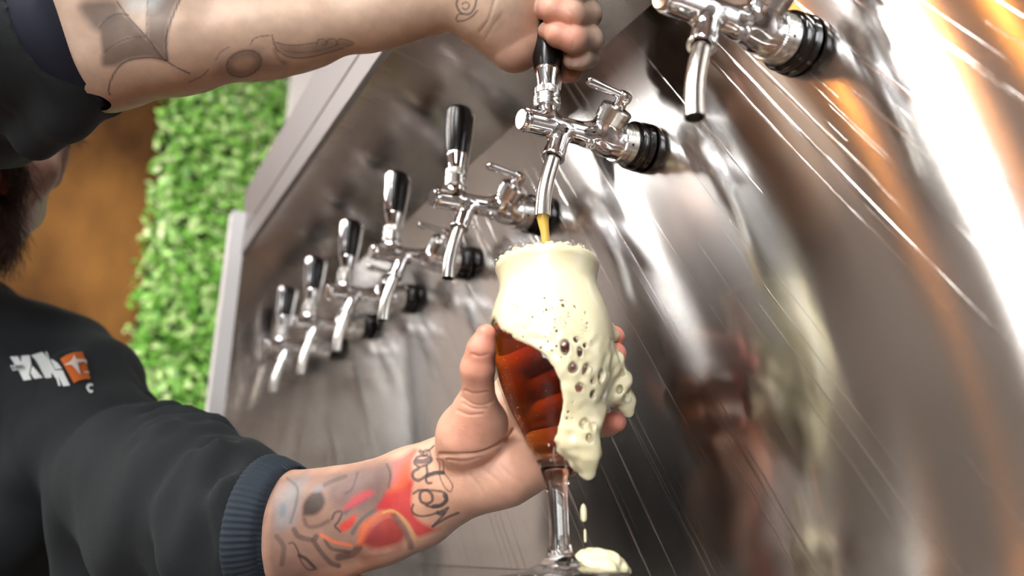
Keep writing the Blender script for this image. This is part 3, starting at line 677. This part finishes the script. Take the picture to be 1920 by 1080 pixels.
# --- fist on the tap handle, with its forearm
Rr = Field()
Rr.add(chain([(895, -4, .562, .0186), (770, 8, .562, .0205), (700, 26, .560, .0222), (560, 50, .556, .0270), (480, 60, .552, .0295), (330, 74, .545, .0345), (190, 95, .546, .0385), (110, 104, .568, .036)]) +
       chain([(885, -75, .562, .0186), (700, -60, .560, .022), (480, -40, .552, .030), (330, -25, .545, .035), (190, -5, .54, .040), (110, 20, .55, .042)]), .018)
Rr.add(chain([(890, -30, .562, .0260), (935, 10, .566, .0290), (972, 84, .570, .0180)]) + chain([(925, 40, .566, .0240), (955, 92, .570, .0140)]) + [ball(P(990, 20, .578), .018)], .012, .016)
Rr.add(chain([(965, 2, .583, .014), (1085, 2, .592, .0100)]) + chain([(975, 30, .588, .0135), (1092, 22, .598, .0120)]) + chain([(985, 70, .588, .0115), (1092, 74, .598, .0110)]), .010, .010)
for pts in ([(1086, 0, .590, .0105), (1098, -24, .562, .0110), (1072, -13, .546, .0102), (1035, -22, .550, .0080), (1020, -24, .556, .0070)],
            [(1092, 22, .597, .0120), (1101, 27, .562, .0103), (1072, 28, .545, .0096), (1038, 20, .546, .0084), (1012, 15, .556, .0070)],
            [(1094, 74, .597, .0110), (1104, 74, .563, .0100), (1075, 74, .546, .0095), (1045, 66, .547, .0082), (1026, 58, .555, .0068)],
            [(1092, 100, .598, .0100), (1104, 107, .573, .0076), (1090, 112, .559, .0070), (1072, 114, .559, .0064)],
            [(1050, 120, .598, .0085), (1064, 138, .580, .0066), (1076, 139, .577, .0062)]):
    Rr.add(chain(pts), .003, .0012)
Rr.disp = waves(22, 16, 240, .00022)
rv_, rq_ = polygonise(Rr, .00095, margin=.003)
# --- head, neck and the trunk under the clothes
HC = P(-57, 286, .77); fwd = nrm(-vH * .72 + vR * .69 + vZ * -.08); upd = nrm(vZ - fwd * (vZ @ fwd)); sd = np.cross(upd, fwd)   # sd: the person's left
def hp(f, s, u): return HC + fwd * f + sd * s + upd * u
Hd = Field()
Hd.add([ell(hp(-.012, 0, .03), (.098, .078, .098), fwd, upd), ell(hp(.030, 0, -.035), (.062, .060, .070), fwd, upd), cone(hp(.030, 0, -.085), hp(.066, 0, -.088), .034, .024)] +
       [cone(hp(-.01, s * .055, -.045), hp(.05, s * .022, -.088), .020, .018) for s in (-1, 1)] + [ell(hp(.055, s * .040, -.015), (.022, .026, .022), fwd, upd) for s in (-1, 1)], .03)
Hd.add([cone(hp(.082, 0, .035), hp(.104, 0, -.006), .009, .013), ball(hp(.090, .013, -.010), .008), ball(hp(.090, -.013, -.010), .008)], .008, .012)
Hd.add([ell(hp(.088, 0, -.040), (.010, .026, .007), fwd, upd), ell(hp(.086, 0, -.054), (.012, .023, .0085), fwd, upd)], .002, .004)
Hd.add([ell(hp(-.012, s * .080, .022), (.018, .007, .032), fwd, upd) for s in (-1, 1)], .003, .006)
Hd.carve([ell(hp(.086, s * .032, .038), (.012, .016, .010), fwd, upd) for s in (-1, 1)], .012)
Hd.add([ball(hp(.072, s * .032, .036), .013) for s in (-1, 1)], .001, .003)
Hd.add([cone(hp(-.045, 0, -.07), P(-140, 640, .84), .050, .056)], .03, .03)
Hd.add(chain([(-90, 800, .83, .095), (-90, 1250, .83, .115)]) + chain([(-110, 640, .83, .05), (110, 745, .82, .055), (230, 870, .72, .045), (320, 960, .63, .042), (440, 985, .578, .036)]) + chain([(-110, 640, .83, .05), (-320, 490, .80, .052), (-140, 215, .67, .046), (50, 120, .592, .040), (150, 60, .560, .036)]), .03, .03)
hv_, hq_ = polygonise(Hd, .0034, margin=.006)
bv = np.concatenate([lv_, rv_, hv_]); bq = np.concatenate([lq_, rq_ + len(lv_), hq_ + len(lv_) + len(rv_)])
nL, nR, nH = len(lv_), len(rv_), len(hv_)
body = mesh_obj('person', bv, bq, SKIN)
tag(body, 'bearded person in a dark sweatshirt with tattooed forearms, pulling the tap and holding the goblet', 'person')
for p_ in body.data.polygons: pass
nv = len(bv); co = np.empty(nv * 3, np.float32); no_ = np.empty(nv * 3, np.float32)
body.data.vertices.foreach_get('co', co); body.data.vertices.foreach_get('normal', no_); co = co.reshape(-1, 3).astype(float); no_ = no_.reshape(-1, 3).astype(float)
qv = co - CAM; dd = qv @ vF; PX = 960 + FPX * (qv @ vR) / dd; PY = 540 - FPX * (qv @ vU) / dd
face = (no_ * -qv).sum(1) / np.linalg.norm(qv, axis=1)
LA = np.zeros(nv, bool); LA[:nL] = True; RA = np.zeros(nv, bool); RA[nL:nL + nR] = True
tint = np.ones((nv, 4), np.float32); tint[:, :3] = np.array(lin(216, 168, 142)[:3])
def blend(mask, col, a):
    a = (a * mask)[:, None] if hasattr(a, '__len__') else (a * mask.astype(float))[:, None]
    tint[:, :3] = tint[:, :3] * (1 - a) + np.array(lin(*col)[:3]) * a
tint[RA, :3] = np.array(lin(212, 182, 158)[:3])
def near(points, rad_, col, a):                       # soft patch of skin tone round a place on the body
    for x, y, d in points:
        q = np.linalg.norm(co - P(x, y, d), axis=1); blend(np.ones(nv, bool), col, a * np.exp(-(q / rad_) ** 2))
near([(914, 630, .468), (1152, 632, .500), (1153, 664, .49), (1132, 720, .478), (1154, 790, .495)], .016, (226, 128, 108), .75)
near([(899, 690, .466), (880, 800, .48)], .018, (232, 152, 128), .5)
near([(970, 870, .49)], .022, (240, 178, 150), .5)
near([(1040, 20, .54), (1045, 66, .54), (1072, 60, .535)], .014, (218, 146, 122), .7)
near([(975, 90, .56)], .020, (206, 140, 116), .5)
near([(1066, 140, .575)], .008, (190, 96, 76), .7)
fw = np.clip((face - .05) / .15, 0, 1)
def near_ix(arm, pts, pad):
    q = np.array(pts, float); lo = q.min(0) - pad; hi = q.max(0) + pad
    return np.nonzero(arm & (fw > 0) & (PX > lo[0]) & (PX < hi[0]) & (PY > lo[1]) & (PY < hi[1]))[0]
def ix_blend(ix, col, a): tint[ix, :3] = tint[ix, :3] * (1 - a[:, None]) + np.array(lin(*col)[:3]) * a[:, None]
def stroke(arm, pts, w, col, a=.85, soft=1.2, smooth=True):
    if smooth and len(pts) > 2: pts = spline(pts, len(pts) * 5)
    ix = near_ix(arm, pts, w + 3 * soft); d = seg_dist(PX[ix], PY[ix], np.array(pts, float)); ix_blend(ix, col, a * fw[ix] * np.clip((w / 2 + soft - d) / (2 * soft), 0, 1))
def fill(arm, pts, col, a=.7, soft=5, smooth=True):
    if smooth: pts = spline(list(pts) + [pts[0]], len(pts) * 5)[:-1]
    pts = np.array(pts, float); ix = near_ix(arm, pts, 3 * soft); ins = in_poly(PX[ix], PY[ix], pts); d = seg_dist(PX[ix], PY[ix], np.vstack([pts, pts[:1]]))
    ix_blend(ix, col, a * fw[ix] * np.clip(.5 + np.where(ins, d, -d) / (2 * soft), 0, 1))
C4 = lambda pts: [(480 + x * .3229, 780 + y * .3229) for x, y in pts]
C5 = lambda pts: [(740 + x * .2131, 780 + y * .2130) for x, y in pts]
C6 = lambda pts: [(160 + x * .28125, y * .2813) for x, y in pts]
INK = (62, 60, 64)
# painted forearm: grey face, eye sockets, red and orange flames, lettering at the wrist
fill(LA, C4([(60, 330), (260, 320), (480, 300), (780, 250), (830, 330), (780, 500), (640, 700), (640, 800), (420, 900), (80, 960)]), (130, 103, 91), .88, 14)
fill(LA, C4([(400, 390), (520, 340), (760, 270), (770, 400), (700, 520), (560, 560), (430, 500)]), (106, 84, 80), .78, 14)
fill(LA, C4([(110, 520), (200, 380), (300, 340), (260, 460), (220, 620), (120, 660)]), (124, 128, 130), .65, 12)
fill(LA, C4([(270, 580), (275, 510), (320, 450), (375, 440), (400, 490), (385, 540), (340, 575)]), (50, 44, 42), .88, 4)
fill(LA, C4([(330, 430), (370, 400), (385, 420), (350, 445)]), (110, 120, 126), .7, 4)
fill(LA, C4([(130, 560), (150, 510), (175, 520), (170, 570), (150, 590)]), (96, 108, 116), .7, 4)
for pts, w, c, a in [([(190, 740), (220, 740), (250, 800), (260, 840), (300, 890), (350, 890)], 3, (70, 58, 54), .7), ([(250, 810), (290, 830), (340, 880)], 6, (70, 62, 62), .8), ([(330, 720), (370, 780), (430, 850), (480, 870)], 9, (120, 98, 90), .7), ([(220, 660), (250, 700), (330, 720), (350, 700)], 10, (120, 96, 88), .6),
                     ([(280, 600), (300, 640), (360, 640), (420, 610)], 8, (136, 110, 100), .6), ([(440, 600), (460, 560), (500, 560), (480, 610), (460, 640), (490, 670)], 4, (96, 84, 88), .8), ([(520, 560), (560, 520), (640, 480)], 8, (112, 112, 122), .7), ([(560, 680), (600, 620), (640, 580), (700, 540), (730, 500), (760, 450)], 8, (128, 128, 124), .7), ([(400, 400), (440, 380), (520, 350)], 8, (120, 98, 92), .6),
                     ([(180, 360), (240, 420), (230, 520), (200, 620)], 5, (120, 124, 128), .6), ([(600, 760), (560, 800), (480, 820)], 14, (110, 88, 80), .6), ([(120, 700), (160, 760), (150, 860)], 10, (130, 110, 104), .6), ([(400, 720), (440, 770), (540, 790)], 7, (112, 88, 80), .6), ([(760, 280), (780, 340), (770, 420)], 3, (80, 70, 76), .7), ([(590, 330), (560, 420), (520, 450)], 4, (110, 90, 96), .6)]:
    stroke(LA, C4(pts), w, tuple(x * .72 for x in c), min(a + .12, .92), 1.8)
fill(LA, C4([(790, 270), (935, 190), (905, 270), (900, 400), (800, 400), (775, 420), (800, 340)]), (190, 92, 92), .85, 5)
fill(LA, C4([(760, 440), (850, 400), (910, 380), (905, 500), (925, 570), (1000, 620), (1075, 645), (1010, 680), (930, 700), (880, 620), (800, 560), (700, 545), (720, 500)]), (196, 54, 58), .92, 5)
fill(LA, C4([(890, 240), (920, 200), (900, 300), (890, 400), (850, 430), (760, 450), (820, 380), (840, 290)]), (214, 92, 54), .8, 6)
fill(LA, C4([(585, 750), (600, 650), (660, 590), (760, 545), (850, 580), (760, 590), (680, 630), (650, 740)]), (210, 104, 66), .85, 5)
fill(LA, C4([(620, 740), (670, 640), (760, 580), (820, 600), (870, 680), (840, 740), (760, 765), (690, 775)]), (156, 44, 46), .92, 7)
fill(LA, C4([(640, 730), (680, 660), (720, 680), (700, 740), (660, 765)]), (128, 52, 56), .7, 8)
stroke(LA, C4([(740, 560), (790, 550), (850, 590), (900, 660), (940, 730)]), 5, (206, 160, 104), .9)
stroke(LA, C4([(800, 580), (850, 640), (890, 720), (900, 760)]), 12, (104, 84, 76), .7, 3)
fill(LA, C4([(480, 640), (520, 610), (580, 570), (570, 620), (540, 655), (500, 672)]), (204, 62, 54), .9, 3)
fill(LA, C4([(500, 550), (540, 500), (580, 460), (650, 430), (685, 450), (630, 490), (560, 530)]), (186, 66, 70), .85, 5)
stroke(LA, C4([(380, 690), (420, 715), (470, 735), (550, 750)]), 6, (222, 110, 72), .8, 2)
fill(LA, C4([(560, 800), (640, 790), (760, 790), (840, 760), (800, 800), (640, 850)]), (142, 88, 76), .7, 8)
fill(LA, C5([(160, 640), (200, 560), (190, 470), (165, 400), (215, 320), (330, 270), (420, 360), (500, 560), (500, 660), (560, 830), (420, 980), (330, 980), (180, 880)]), (214, 164, 136), .85, 5)
for pts, w in [([(165, 780), (150, 820), (170, 860), (230, 882), (310, 872), (380, 850), (470, 808)], 4), ([(380, 850), (400, 860), (430, 850)], 8), ([(470, 808), (430, 870), (335, 972)], 4.5), ([(335, 972), (400, 930), (470, 890), (560, 853)], 5), ([(220, 715), (230, 670), (280, 655), (325, 690), (330, 745), (285, 772), (235, 755), (220, 715)], 5.5), ([(165, 682), (220, 652), (300, 655), (400, 662), (455, 692), (450, 750), (400, 792), (330, 800), (280, 788)], 4.5), ([(440, 700), (455, 740), (410, 785), (340, 797)], 8),
               ([(280, 440), (286, 500), (275, 560), (292, 590), (322, 588)], 5), ([(210, 462), (165, 492), (158, 530), (185, 562), (225, 562), (290, 520), (350, 500), (430, 500)], 6), ([(290, 525), (350, 505), (420, 500)], 8), ([(430, 500), (480, 560), (510, 620), (490, 665), (450, 640), (410, 570), (395, 520)], 2.2), ([(370, 380), (395, 420), (395, 500)], 2), ([(370, 375), (425, 400), (430, 500)], 2), ([(170, 405), (200, 362), (265, 350), (322, 368), (320, 400), (280, 428), (220, 448), (175, 420), (170, 405)], 5), ([(200, 400), (250, 400), (310, 385)], 10), ([(225, 300), (255, 320), (300, 305), (345, 262)], 3.5), ([(215, 310), (250, 345), (290, 335)], 3.5), ([(260, 350), (250, 310), (300, 300), (320, 350)], 3)]:
    stroke(LA, C5(pts), w, INK, .82, 1.0)
# raised forearm: grey shaded blades, an eye and fine lines
G1 = (104, 92, 84)
fill(RA, C6([(0, 0), (200, 0), (230, 90), (120, 170), (60, 200), (-40, 60)]), (84, 74, 70), .75, 10)
fill(RA, C6([(95, 185), (150, 120), (220, 90), (290, 120), (400, 240), (300, 250), (200, 290), (120, 350)]), (104, 92, 84), .82, 5)
fill(RA, C6([(105, 380), (130, 340), (200, 290), (300, 250), (395, 245), (545, 405), (420, 385), (290, 400), (200, 440), (120, 440)]), (78, 68, 64), .8, 6)
fill(RA, C6([(410, -60), (640, -60), (600, 40), (555, 180), (540, 300), (545, 400), (470, 320), (410, 240)]), (104, 92, 86), .8, 6)
fill(RA, C6([(230, 20), (300, -60), (410, -60), (400, 60), (400, 220), (300, 110)]), (176, 164, 150), .6, 8)
fill(RA, C6([(250, -60), (520, -60), (480, 40), (420, 70), (280, 60)]), (196, 200, 196), .6, 10)
for pts, w, a in [([(695, 490), (620, 455), (560, 420), (500, 370), (410, 250), (290, 120), (210, 10)], 2.6, .8), ([(545, 405), (538, 280), (560, 170), (620, 20), (660, -60)], 3.4, .85), ([(545, 405), (480, 388), (400, 385), (290, 402), (220, 450), (172, 530), (155, 600), (165, 632)], 3.2, .8), ([(395, 245), (300, 252), (200, 292), (130, 345)], 2.4, .7), ([(95, 185), (150, 122), (220, 92), (285, 98)], 3, .7), ([(410, 240), (412, 100), (420, -60)], 2, .6)]:
    stroke(RA, C6(pts), w, (66, 58, 54), a, 1.1)
fill(RA, C6([(860, 500), (870, 430), (920, 390), (1000, 340), (1160, 320), (1200, 360), (1280, 420), (1330, 400), (1330, 440), (1100, 500), (950, 530)]), (150, 126, 110), .7, 10)
el = [(1058 + 118 * math.cos(a) * .94 + 84 * math.sin(a) * .32, 424 - 118 * math.cos(a) * .32 + 84 * math.sin(a) * .94) for a in np.linspace(0, 2 * PI, 28)]
fill(RA, C6(el[:-1]), (112, 96, 86), .8, 6); fill(RA, C6([(1058 + (x - 1058) * .66, 428 + (y - 424) * .62) for x, y in el[:-1]]), (190, 160, 136), .9, 8); stroke(RA, C6(el), 2.2, (70, 60, 56), .85, 1)
fill(RA, C6([(1265, 290), (1400, 300), (1540, 290), (1560, 270), (1640, 262), (1750, 270), (1785, 295), (1700, 330), (1600, 355), (1450, 380), (1330, 370)]), (150, 130, 116), .75, 5)
for pts, w, a in [([(1100, 300), (1120, 262), (1170, 243), (1232, 236)], 2, .8), ([(1245, 232), (1262, 300), (1300, 350), (1380, 384), (1500, 380), (1620, 350), (1720, 320)], 2.4, .8), ([(1270, 282), (1340, 300), (1420, 302), (1500, 290), (1545, 286)], 2, .75), ([(1545, 300), (1550, 268), (1590, 262), (1610, 290), (1580, 302)], 1.8, .7), ([(1600, 300), (1620, 264), (1660, 264), (1690, 300)], 1.8, .7), ([(1670, 300), (1690, 264), (1740, 266), (1785, 290), (1740, 310)], 1.8, .7), ([(1330, 340), (1450, 350), (1580, 330), (1680, 300)], 1.4, .6), ([(690, 550), (780, 505), (822, 462)], 2.2, .6), ([(870, 400), (900, 350), (960, 312)], 3, .45), ([(1260, 330), (1290, 390), (1330, 420)], 8, .35)]:
    stroke(RA, C6(pts), w, (78, 66, 60), a, 1.0)
for pts, w in [([(862, -8), (856, 8), (864, 24), (880, 26), (890, 14), (894, -6)], 4), ([(858, 40), (872, 38), (886, 30), (895, 20)], 3.4), ([(866, 8), (874, 4), (880, 10), (874, 18), (867, 15)], 3), ([(855, 38), (858, 28), (866, 26)], 3)]:
    stroke(RA, pts, w, (80, 78, 76), .75, 1)
fill(RA, [(1073, 128), (1074, 116), (1080, 107), (1087, 106), (1087, 114), (1082, 124)], (238, 204, 190), .8, 1.2)
fill(RA, [(1003, 8), (1012, 4), (1022, 12), (1016, 24), (1005, 22)], (226, 160, 146), .5, 3)
def lips():
    q = np.linalg.norm((co - hp(.090, 0, -.047)) @ np.array([fwd, sd, upd]).T / np.array([.022, .028, .018]), axis=1); blend(np.arange(nv) >= nL + nR, (196, 112, 104), np.clip((1.15 - q) * 4, 0, .85))
blend(np.arange(nv) >= nL + nR, (238, 196, 178), .8); lips()
at = body.data.color_attributes.new('tint', 'FLOAT_COLOR', 'POINT'); at.data.foreach_set('color', tint.ravel())
def groove(arm, pts, w, depth):
    pts = spline(pts, len(pts) * 6); ix = near_ix(arm, pts, w * 3); d = seg_dist(PX[ix], PY[ix], pts); co[ix] -= no_[ix] * (depth * np.exp(-(d / w) ** 2) * fw[ix])[:, None]
groove(LA, [(826, 852), (858, 853), (900, 850), (938, 832), (962, 806)], 3.2, .0022)
groove(LA, [(840, 862), (870, 866), (900, 858)], 2.5, .0008)
for pts in ([(866, 745), (885, 757), (905, 760), (925, 752)], [(868, 756), (888, 766), (912, 766)], [(872, 732), (890, 738), (915, 735)], [(858, 770), (880, 778), (905, 776)], [(885, 664), (900, 668), (916, 664)]): groove(LA, pts, 2.2, .0006)
for pts in ([(905, 880), (930, 900), (950, 925)], [(880, 890), (900, 915), (915, 945)], [(935, 870), (955, 890), (975, 905)]): groove(LA, pts, 4, .0004)
groove(RA, [(1068, 60), (1076, 74), (1074, 90)], 2.5, .0006); groove(RA, [(1066, 18), (1074, 30), (1072, 48)], 2.5, .0006)
groove(RA, [(900, 60), (915, 40), (925, 10), (930, -10)], 3, .0007); groove(RA, [(910, 75), (925, 50), (940, 30)], 2.5, .0005)
body.data.vertices.foreach_set('co', co.astype(np.float32).ravel()); body.data.update()
# --- sweatshirt
W = Field()
W.add(chain([(-85, 775, .80, .125), (-80, 960, .79, .143), (-80, 1300, .78, .150)]), .02)
W.add(chain([(105, 748, .80, .074), (225, 880, .715, .060), (268, 898, .665, .0635), (325, 930, .622, .0650), (425, 975, .583, .0580), (470, 984, .570, .0440)]), .012, .003)
W.add(chain([(225, 900, .715, .060), (325, 985, .622, .060), (405, 985, .592, .047)]), .012, .01)
W.add(chain([(118, 690, .735, .014), (152, 790, .697, .021), (160, 900, .678, .022), (156, 1130, .672, .022)]), .01, .022)
W.add([cyl(P(142, 59, .546), P(60, 82, .553), .0588)] + chain([(60, 92, .558, .0585), (20, 128, .585, .0595), (0, 140, .585, .0605), (-140, 212, .67, .066), (-330, 490, .79, .078)]), .008, .02)
W.add(chain([(142, 148, .534, .018), (120, 215, .540, .016), (60, 262, .56, .016)]), .01, .012)
W.add([cone(P(-120, 640, .82), P(120, 720, .81), .075, .070), cone(P(-120, 640, .82), P(-330, 490, .79), .075, .075), cone(P(-60, 640, .76), P(-20, 1000, .70), .03, .05)], .02, .02)
ad = nrm(P(500, 985, .60) - P(330, 958, .685)); w1 = waves(31, 10, 60, .0035)
wr = np.random.default_rng(4); KD = [nrm(ad * 1 + wr.normal(size=3) * .35) * wr.uniform(130, 300) for _ in range(9)]; KP = wr.uniform(0, 6, 9)
EL = P(420, 900, .62); CU = P(500, 985, .60)
FD = [nrm(vR + vU * -.15 + wr.normal(size=3) * .15) * wr.uniform(60, 110) for _ in range(4)]; FP_ = wr.uniform(0, 6, 4)
def folds(p):
    s = sum(np.sin(p @ k + f) for k, f in zip(KD, KP)) / 3
    q = p - CAM; d = q @ vF; x = 960 + FPX * (q @ vR) / d
    m = np.clip((x - 230) / 120, 0, 1) * np.clip((470 - x) / 60, 0, 1)
    t = sum(np.sin(p @ k + f) for k, f in zip(FD, FP_)) / 2
    return m * .0044 * s + (1 - m) * .0028 * t + w1(p) * .6
W.disp = folds
v, q = polygonise(W, .0030, margin=.012)
sw = mesh_obj('sweatshirt', v, q, FLEECE, body)
def sweep_ring(name, pts, mat, ribs=0, seg=160):
    c = [P(x, y, d) for x, y, d, r in pts]; rr_ = [r for *_, r in pts]; mb = MB(); mb.tube(c, rr_, seg, cap=False)
    if ribs:
        vv = np.array(mb.v).reshape(len(pts), seg, 3)
        for k in range(len(pts)):
            for i in range(seg): vv[k, i] += nrm(vv[k, i] - c[k]) * (.0005 * math.cos(i / seg * 2 * PI * ribs))
        mb.v = [tuple(x) for x in vv.reshape(-1, 3)]
    return mb.build(name, mat, body, angle=None)
sweep_ring('cuff', [(486, 985, .565, .045), (494, 986, .564, .0510), (512, 987, .562, .0500), (532, 988, .5593, .0465), (543, 989, .558, .0432), (540, 989, .5583, .0405), (515, 987, .561, .038)], RIB, 70, 280)
sweep_ring('cuff', [(118, 66, .5475, .052), (134, 61, .5465, .0576), (158, 54, .545, .0575), (171, 50.5, .545, .0565), (174, 50, .545, .0545), (165, 52, .546, .0515)], pmat('navy_cuff', lin(16, 22, 40), .8), 0, 96)
# --- lettering and badge printed on the chest
bt = BVHTree.FromPolygons([tuple(x) for x in v], [tuple(int(i) for i in f) for f in q])
CL = lambda pts: [(x * .125, 640 + y * .125) for x, y in pts]
def printed(name, polys, mat, off=.0006, holes_=()):
    polys = [np.array(CL(p)) for p in polys]; hs = [np.array(CL(p)) for p in holes_]; allp = np.vstack(polys); st = .45
    x0, y0 = allp.min(0) - 1; x1, y1 = allp.max(0) + 1; nx = int((x1 - x0) / st); ny = int((y1 - y0) / st)
    gx, gy = np.meshgrid(x0 + (np.arange(nx) + .5) * st, y0 + (np.arange(ny) + .5) * st, indexing='ij'); m = np.zeros(nx * ny, bool)
    for p in polys: m |= in_poly(gx.ravel(), gy.ravel(), p)
    for p in hs: m &= ~in_poly(gx.ravel(), gy.ravel(), p)
    m = m.reshape(nx, ny); vid = {}; vs = []; fs = []
    def vert(i, j):
        if (i, j) not in vid:
            r = nrm(ray(x0 + i * st, y0 + j * st)); h = bt.ray_cast(Vector(CAM), Vector(r))
            if h[0] is None: return None
            vid[(i, j)] = len(vs); vs.append(np.array(h[0]) + (np.array(h[1]) * off if h[1].dot(Vector(r)) < 0 else -np.array(h[1]) * off) - r * off)
        return vid[(i, j)]
    for i, j in np.argwhere(m):
        k = [vert(i, j), vert(i, j + 1), vert(i + 1, j + 1), vert(i + 1, j)]
        if None not in k: fs.append(tuple(k))
    if fs: return mesh_obj(name, vs, fs, mat, sw)
PW = pmat('white_print', lin(205, 208, 206), .7); PO = pmat('orange_print', lin(206, 104, 40), .7); PK = pmat('black_print', lin(16, 18, 20), .8); PL = pmat('pale_print', lin(226, 214, 206), .7)
printed('lettering', [[(150, 235), (270, 230), (318, 325), (318, 222), (445, 213), (470, 350), (440, 490), (478, 575), (360, 593), (285, 450), (225, 355)], [(487, 372), (460, 480), (520, 565), (655, 548)], [(470, 215), (632, 165), (700, 230), (745, 300), (680, 165), (705, 165), (760, 300), (850, 470), (845, 570), (780, 470), (778, 550), (690, 553), (610, 400), (540, 290)], [(765, 275), (800, 280), (870, 330), (935, 415), (835, 425)], [(835, 440), (940, 437), (1050, 668), (950, 680), (875, 520), (912, 670), (880, 672), (850, 560)]], PW)
printed('small_tag', [[(158, 370), (345, 355), (372, 425), (195, 448)]], PW, .0012)
printed('small_lettering', [[(180, 378), (200, 376), (222, 430), (200, 432)], [(228, 372), (250, 375), (262, 428), (246, 430)], [(250, 375), (290, 370), (294, 380), (254, 386)], [(268, 382), (282, 380), (294, 420), (280, 424)], [(290, 372), (306, 370), (326, 418), (310, 420)], [(314, 366), (328, 364), (350, 410), (336, 414)], [(345, 355), (352, 354), (376, 424), (368, 428)]], PK, .0018)
printed('badge', [[(908, 275), (1000, 215), (1110, 175), (1225, 165), (1265, 270), (1350, 580), (1270, 580), (1180, 600), (1105, 637), (1020, 480)]], PO, .0010)
printed('badge_figure', [[(1100, 225), (1135, 285), (1180, 280), (1270, 290), (1290, 355), (1240, 320), (1150, 340), (1165, 400), (1192, 525), (1110, 420), (1070, 370), (960, 375), (1040, 330), (1075, 290)], [(1240, 470), (1310, 470), (1320, 495), (1250, 495)]], PL, .0018)
printed('small_letter', [[(1300, 660), (1340, 640), (1390, 650), (1390, 690), (1350, 680), (1330, 710), (1350, 745), (1392, 745), (1392, 780), (1350, 790), (1310, 750), (1290, 700)]], PW, .0010)
# --- beard and hair
hb = BVHTree.FromPolygons([tuple(x) for x in hv_], [tuple(int(i) for i in f) for f in hq_])
HAIR = pmat('brown_hair', lin(46, 34, 28), .55, vary=(300, lin(92, 66, 50)))
def strands(name, n, region, length, rad_, seed, dirf):
    r = np.random.default_rng(seed); mb_v = []; mb_f = []
    for i in range(n):
        s = region(r); h = hb.ray_cast(Vector(s + (s - hp(.02, 0, -.05)) * .4), Vector(nrm(hp(.02, 0, -.05) - s)))
        if h[0] is None: continue
        p0 = np.array(h[0]); nn = np.array(h[1]); nn = nn if nn @ (s - hp(.02, 0, -.05)) > 0 else -nn
        d = nrm(dirf(p0, nn, r)); L_ = length * r.uniform(.5, 1.2); sidev = nrm(np.cross(d, nn) + r.normal(size=3) * .3); b = len(mb_v)
        for k in range(4):
            t = k / 3; c = p0 - nn * .001 + nn * .35 * L_ * t * (1 - .5 * t) + d * L_ * t + sidev * .18 * L_ * math.sin(t * 3 + i); w = rad_ * (1 - .85 * t)
            for a in range(3): mb_v.append(c + sidev * w * math.cos(a * 2.094) + nn * w * math.sin(a * 2.094))
        for k in range(3):
            for a in range(3): j = (a + 1) % 3; mb_f.append((b + k * 3 + a, b + k * 3 + j, b + k * 3 + 3 + j, b + k * 3 + 3 + a))
    return mesh_obj(name, mb_v, np.array(mb_f), HAIR, body)
def beard_region(r):
    while True:
        a = r.uniform(-.66, .66); u = r.uniform(-.125, -.022)
        if u > -.085 and abs(a) > .50: continue
        if u > -.035 and abs(a) < .22: continue
        if -.060 < u < -.036 and abs(a) < .42: continue
        if u > -.060 and abs(a) > .55: continue
        return hp(.02 + .08 * math.cos(a), .085 * math.sin(a), u)
strands('beard', 5200, beard_region, .036, .00042, 12, lambda p, n, r: -upd * 1.0 + n * .3 + fwd * .2 + r.normal(size=3) * .22)
def hair_region(r):
    while True:
        q = nrm(r.normal(size=3)); f_, s_, u_ = q
        if u_ < .1 or (f_ > .55 and u_ < .75): continue
        return hp(-.012 + .1 * f_, .08 * s_, .03 + .1 * u_)
strands('hair', 1500, hair_region, .03, .0010, 13, lambda p, n, r: -fwd * .8 + n * .4 + r.normal(size=3) * .3)

# ------------------------------------------------------------------ bright world as added front light through a made-up window opening
w = bpy.data.worlds.new('world'); SC.world = w; w.use_nodes = True; bg = w.node_tree.nodes['Background']
bg.inputs[0].default_value = (.93, .96, 1, 1); bg.inputs[1].default_value = 10.0
SC.view_settings.view_transform = 'Standard'; SC.view_settings.look = 'None'; SC.view_settings.gamma = 1; SC.view_settings.exposure = 0.45
SC.cycles.use_denoising = True
SC.cycles.max_bounces = 12; SC.cycles.transmission_bounces = 10; SC.cycles.transparent_max_bounces = 12; SC.cycles.glossy_bounces = 5; SC.cycles.diffuse_bounces = 3
SC.cycles.caustics_reflective = False; SC.cycles.caustics_refractive = False
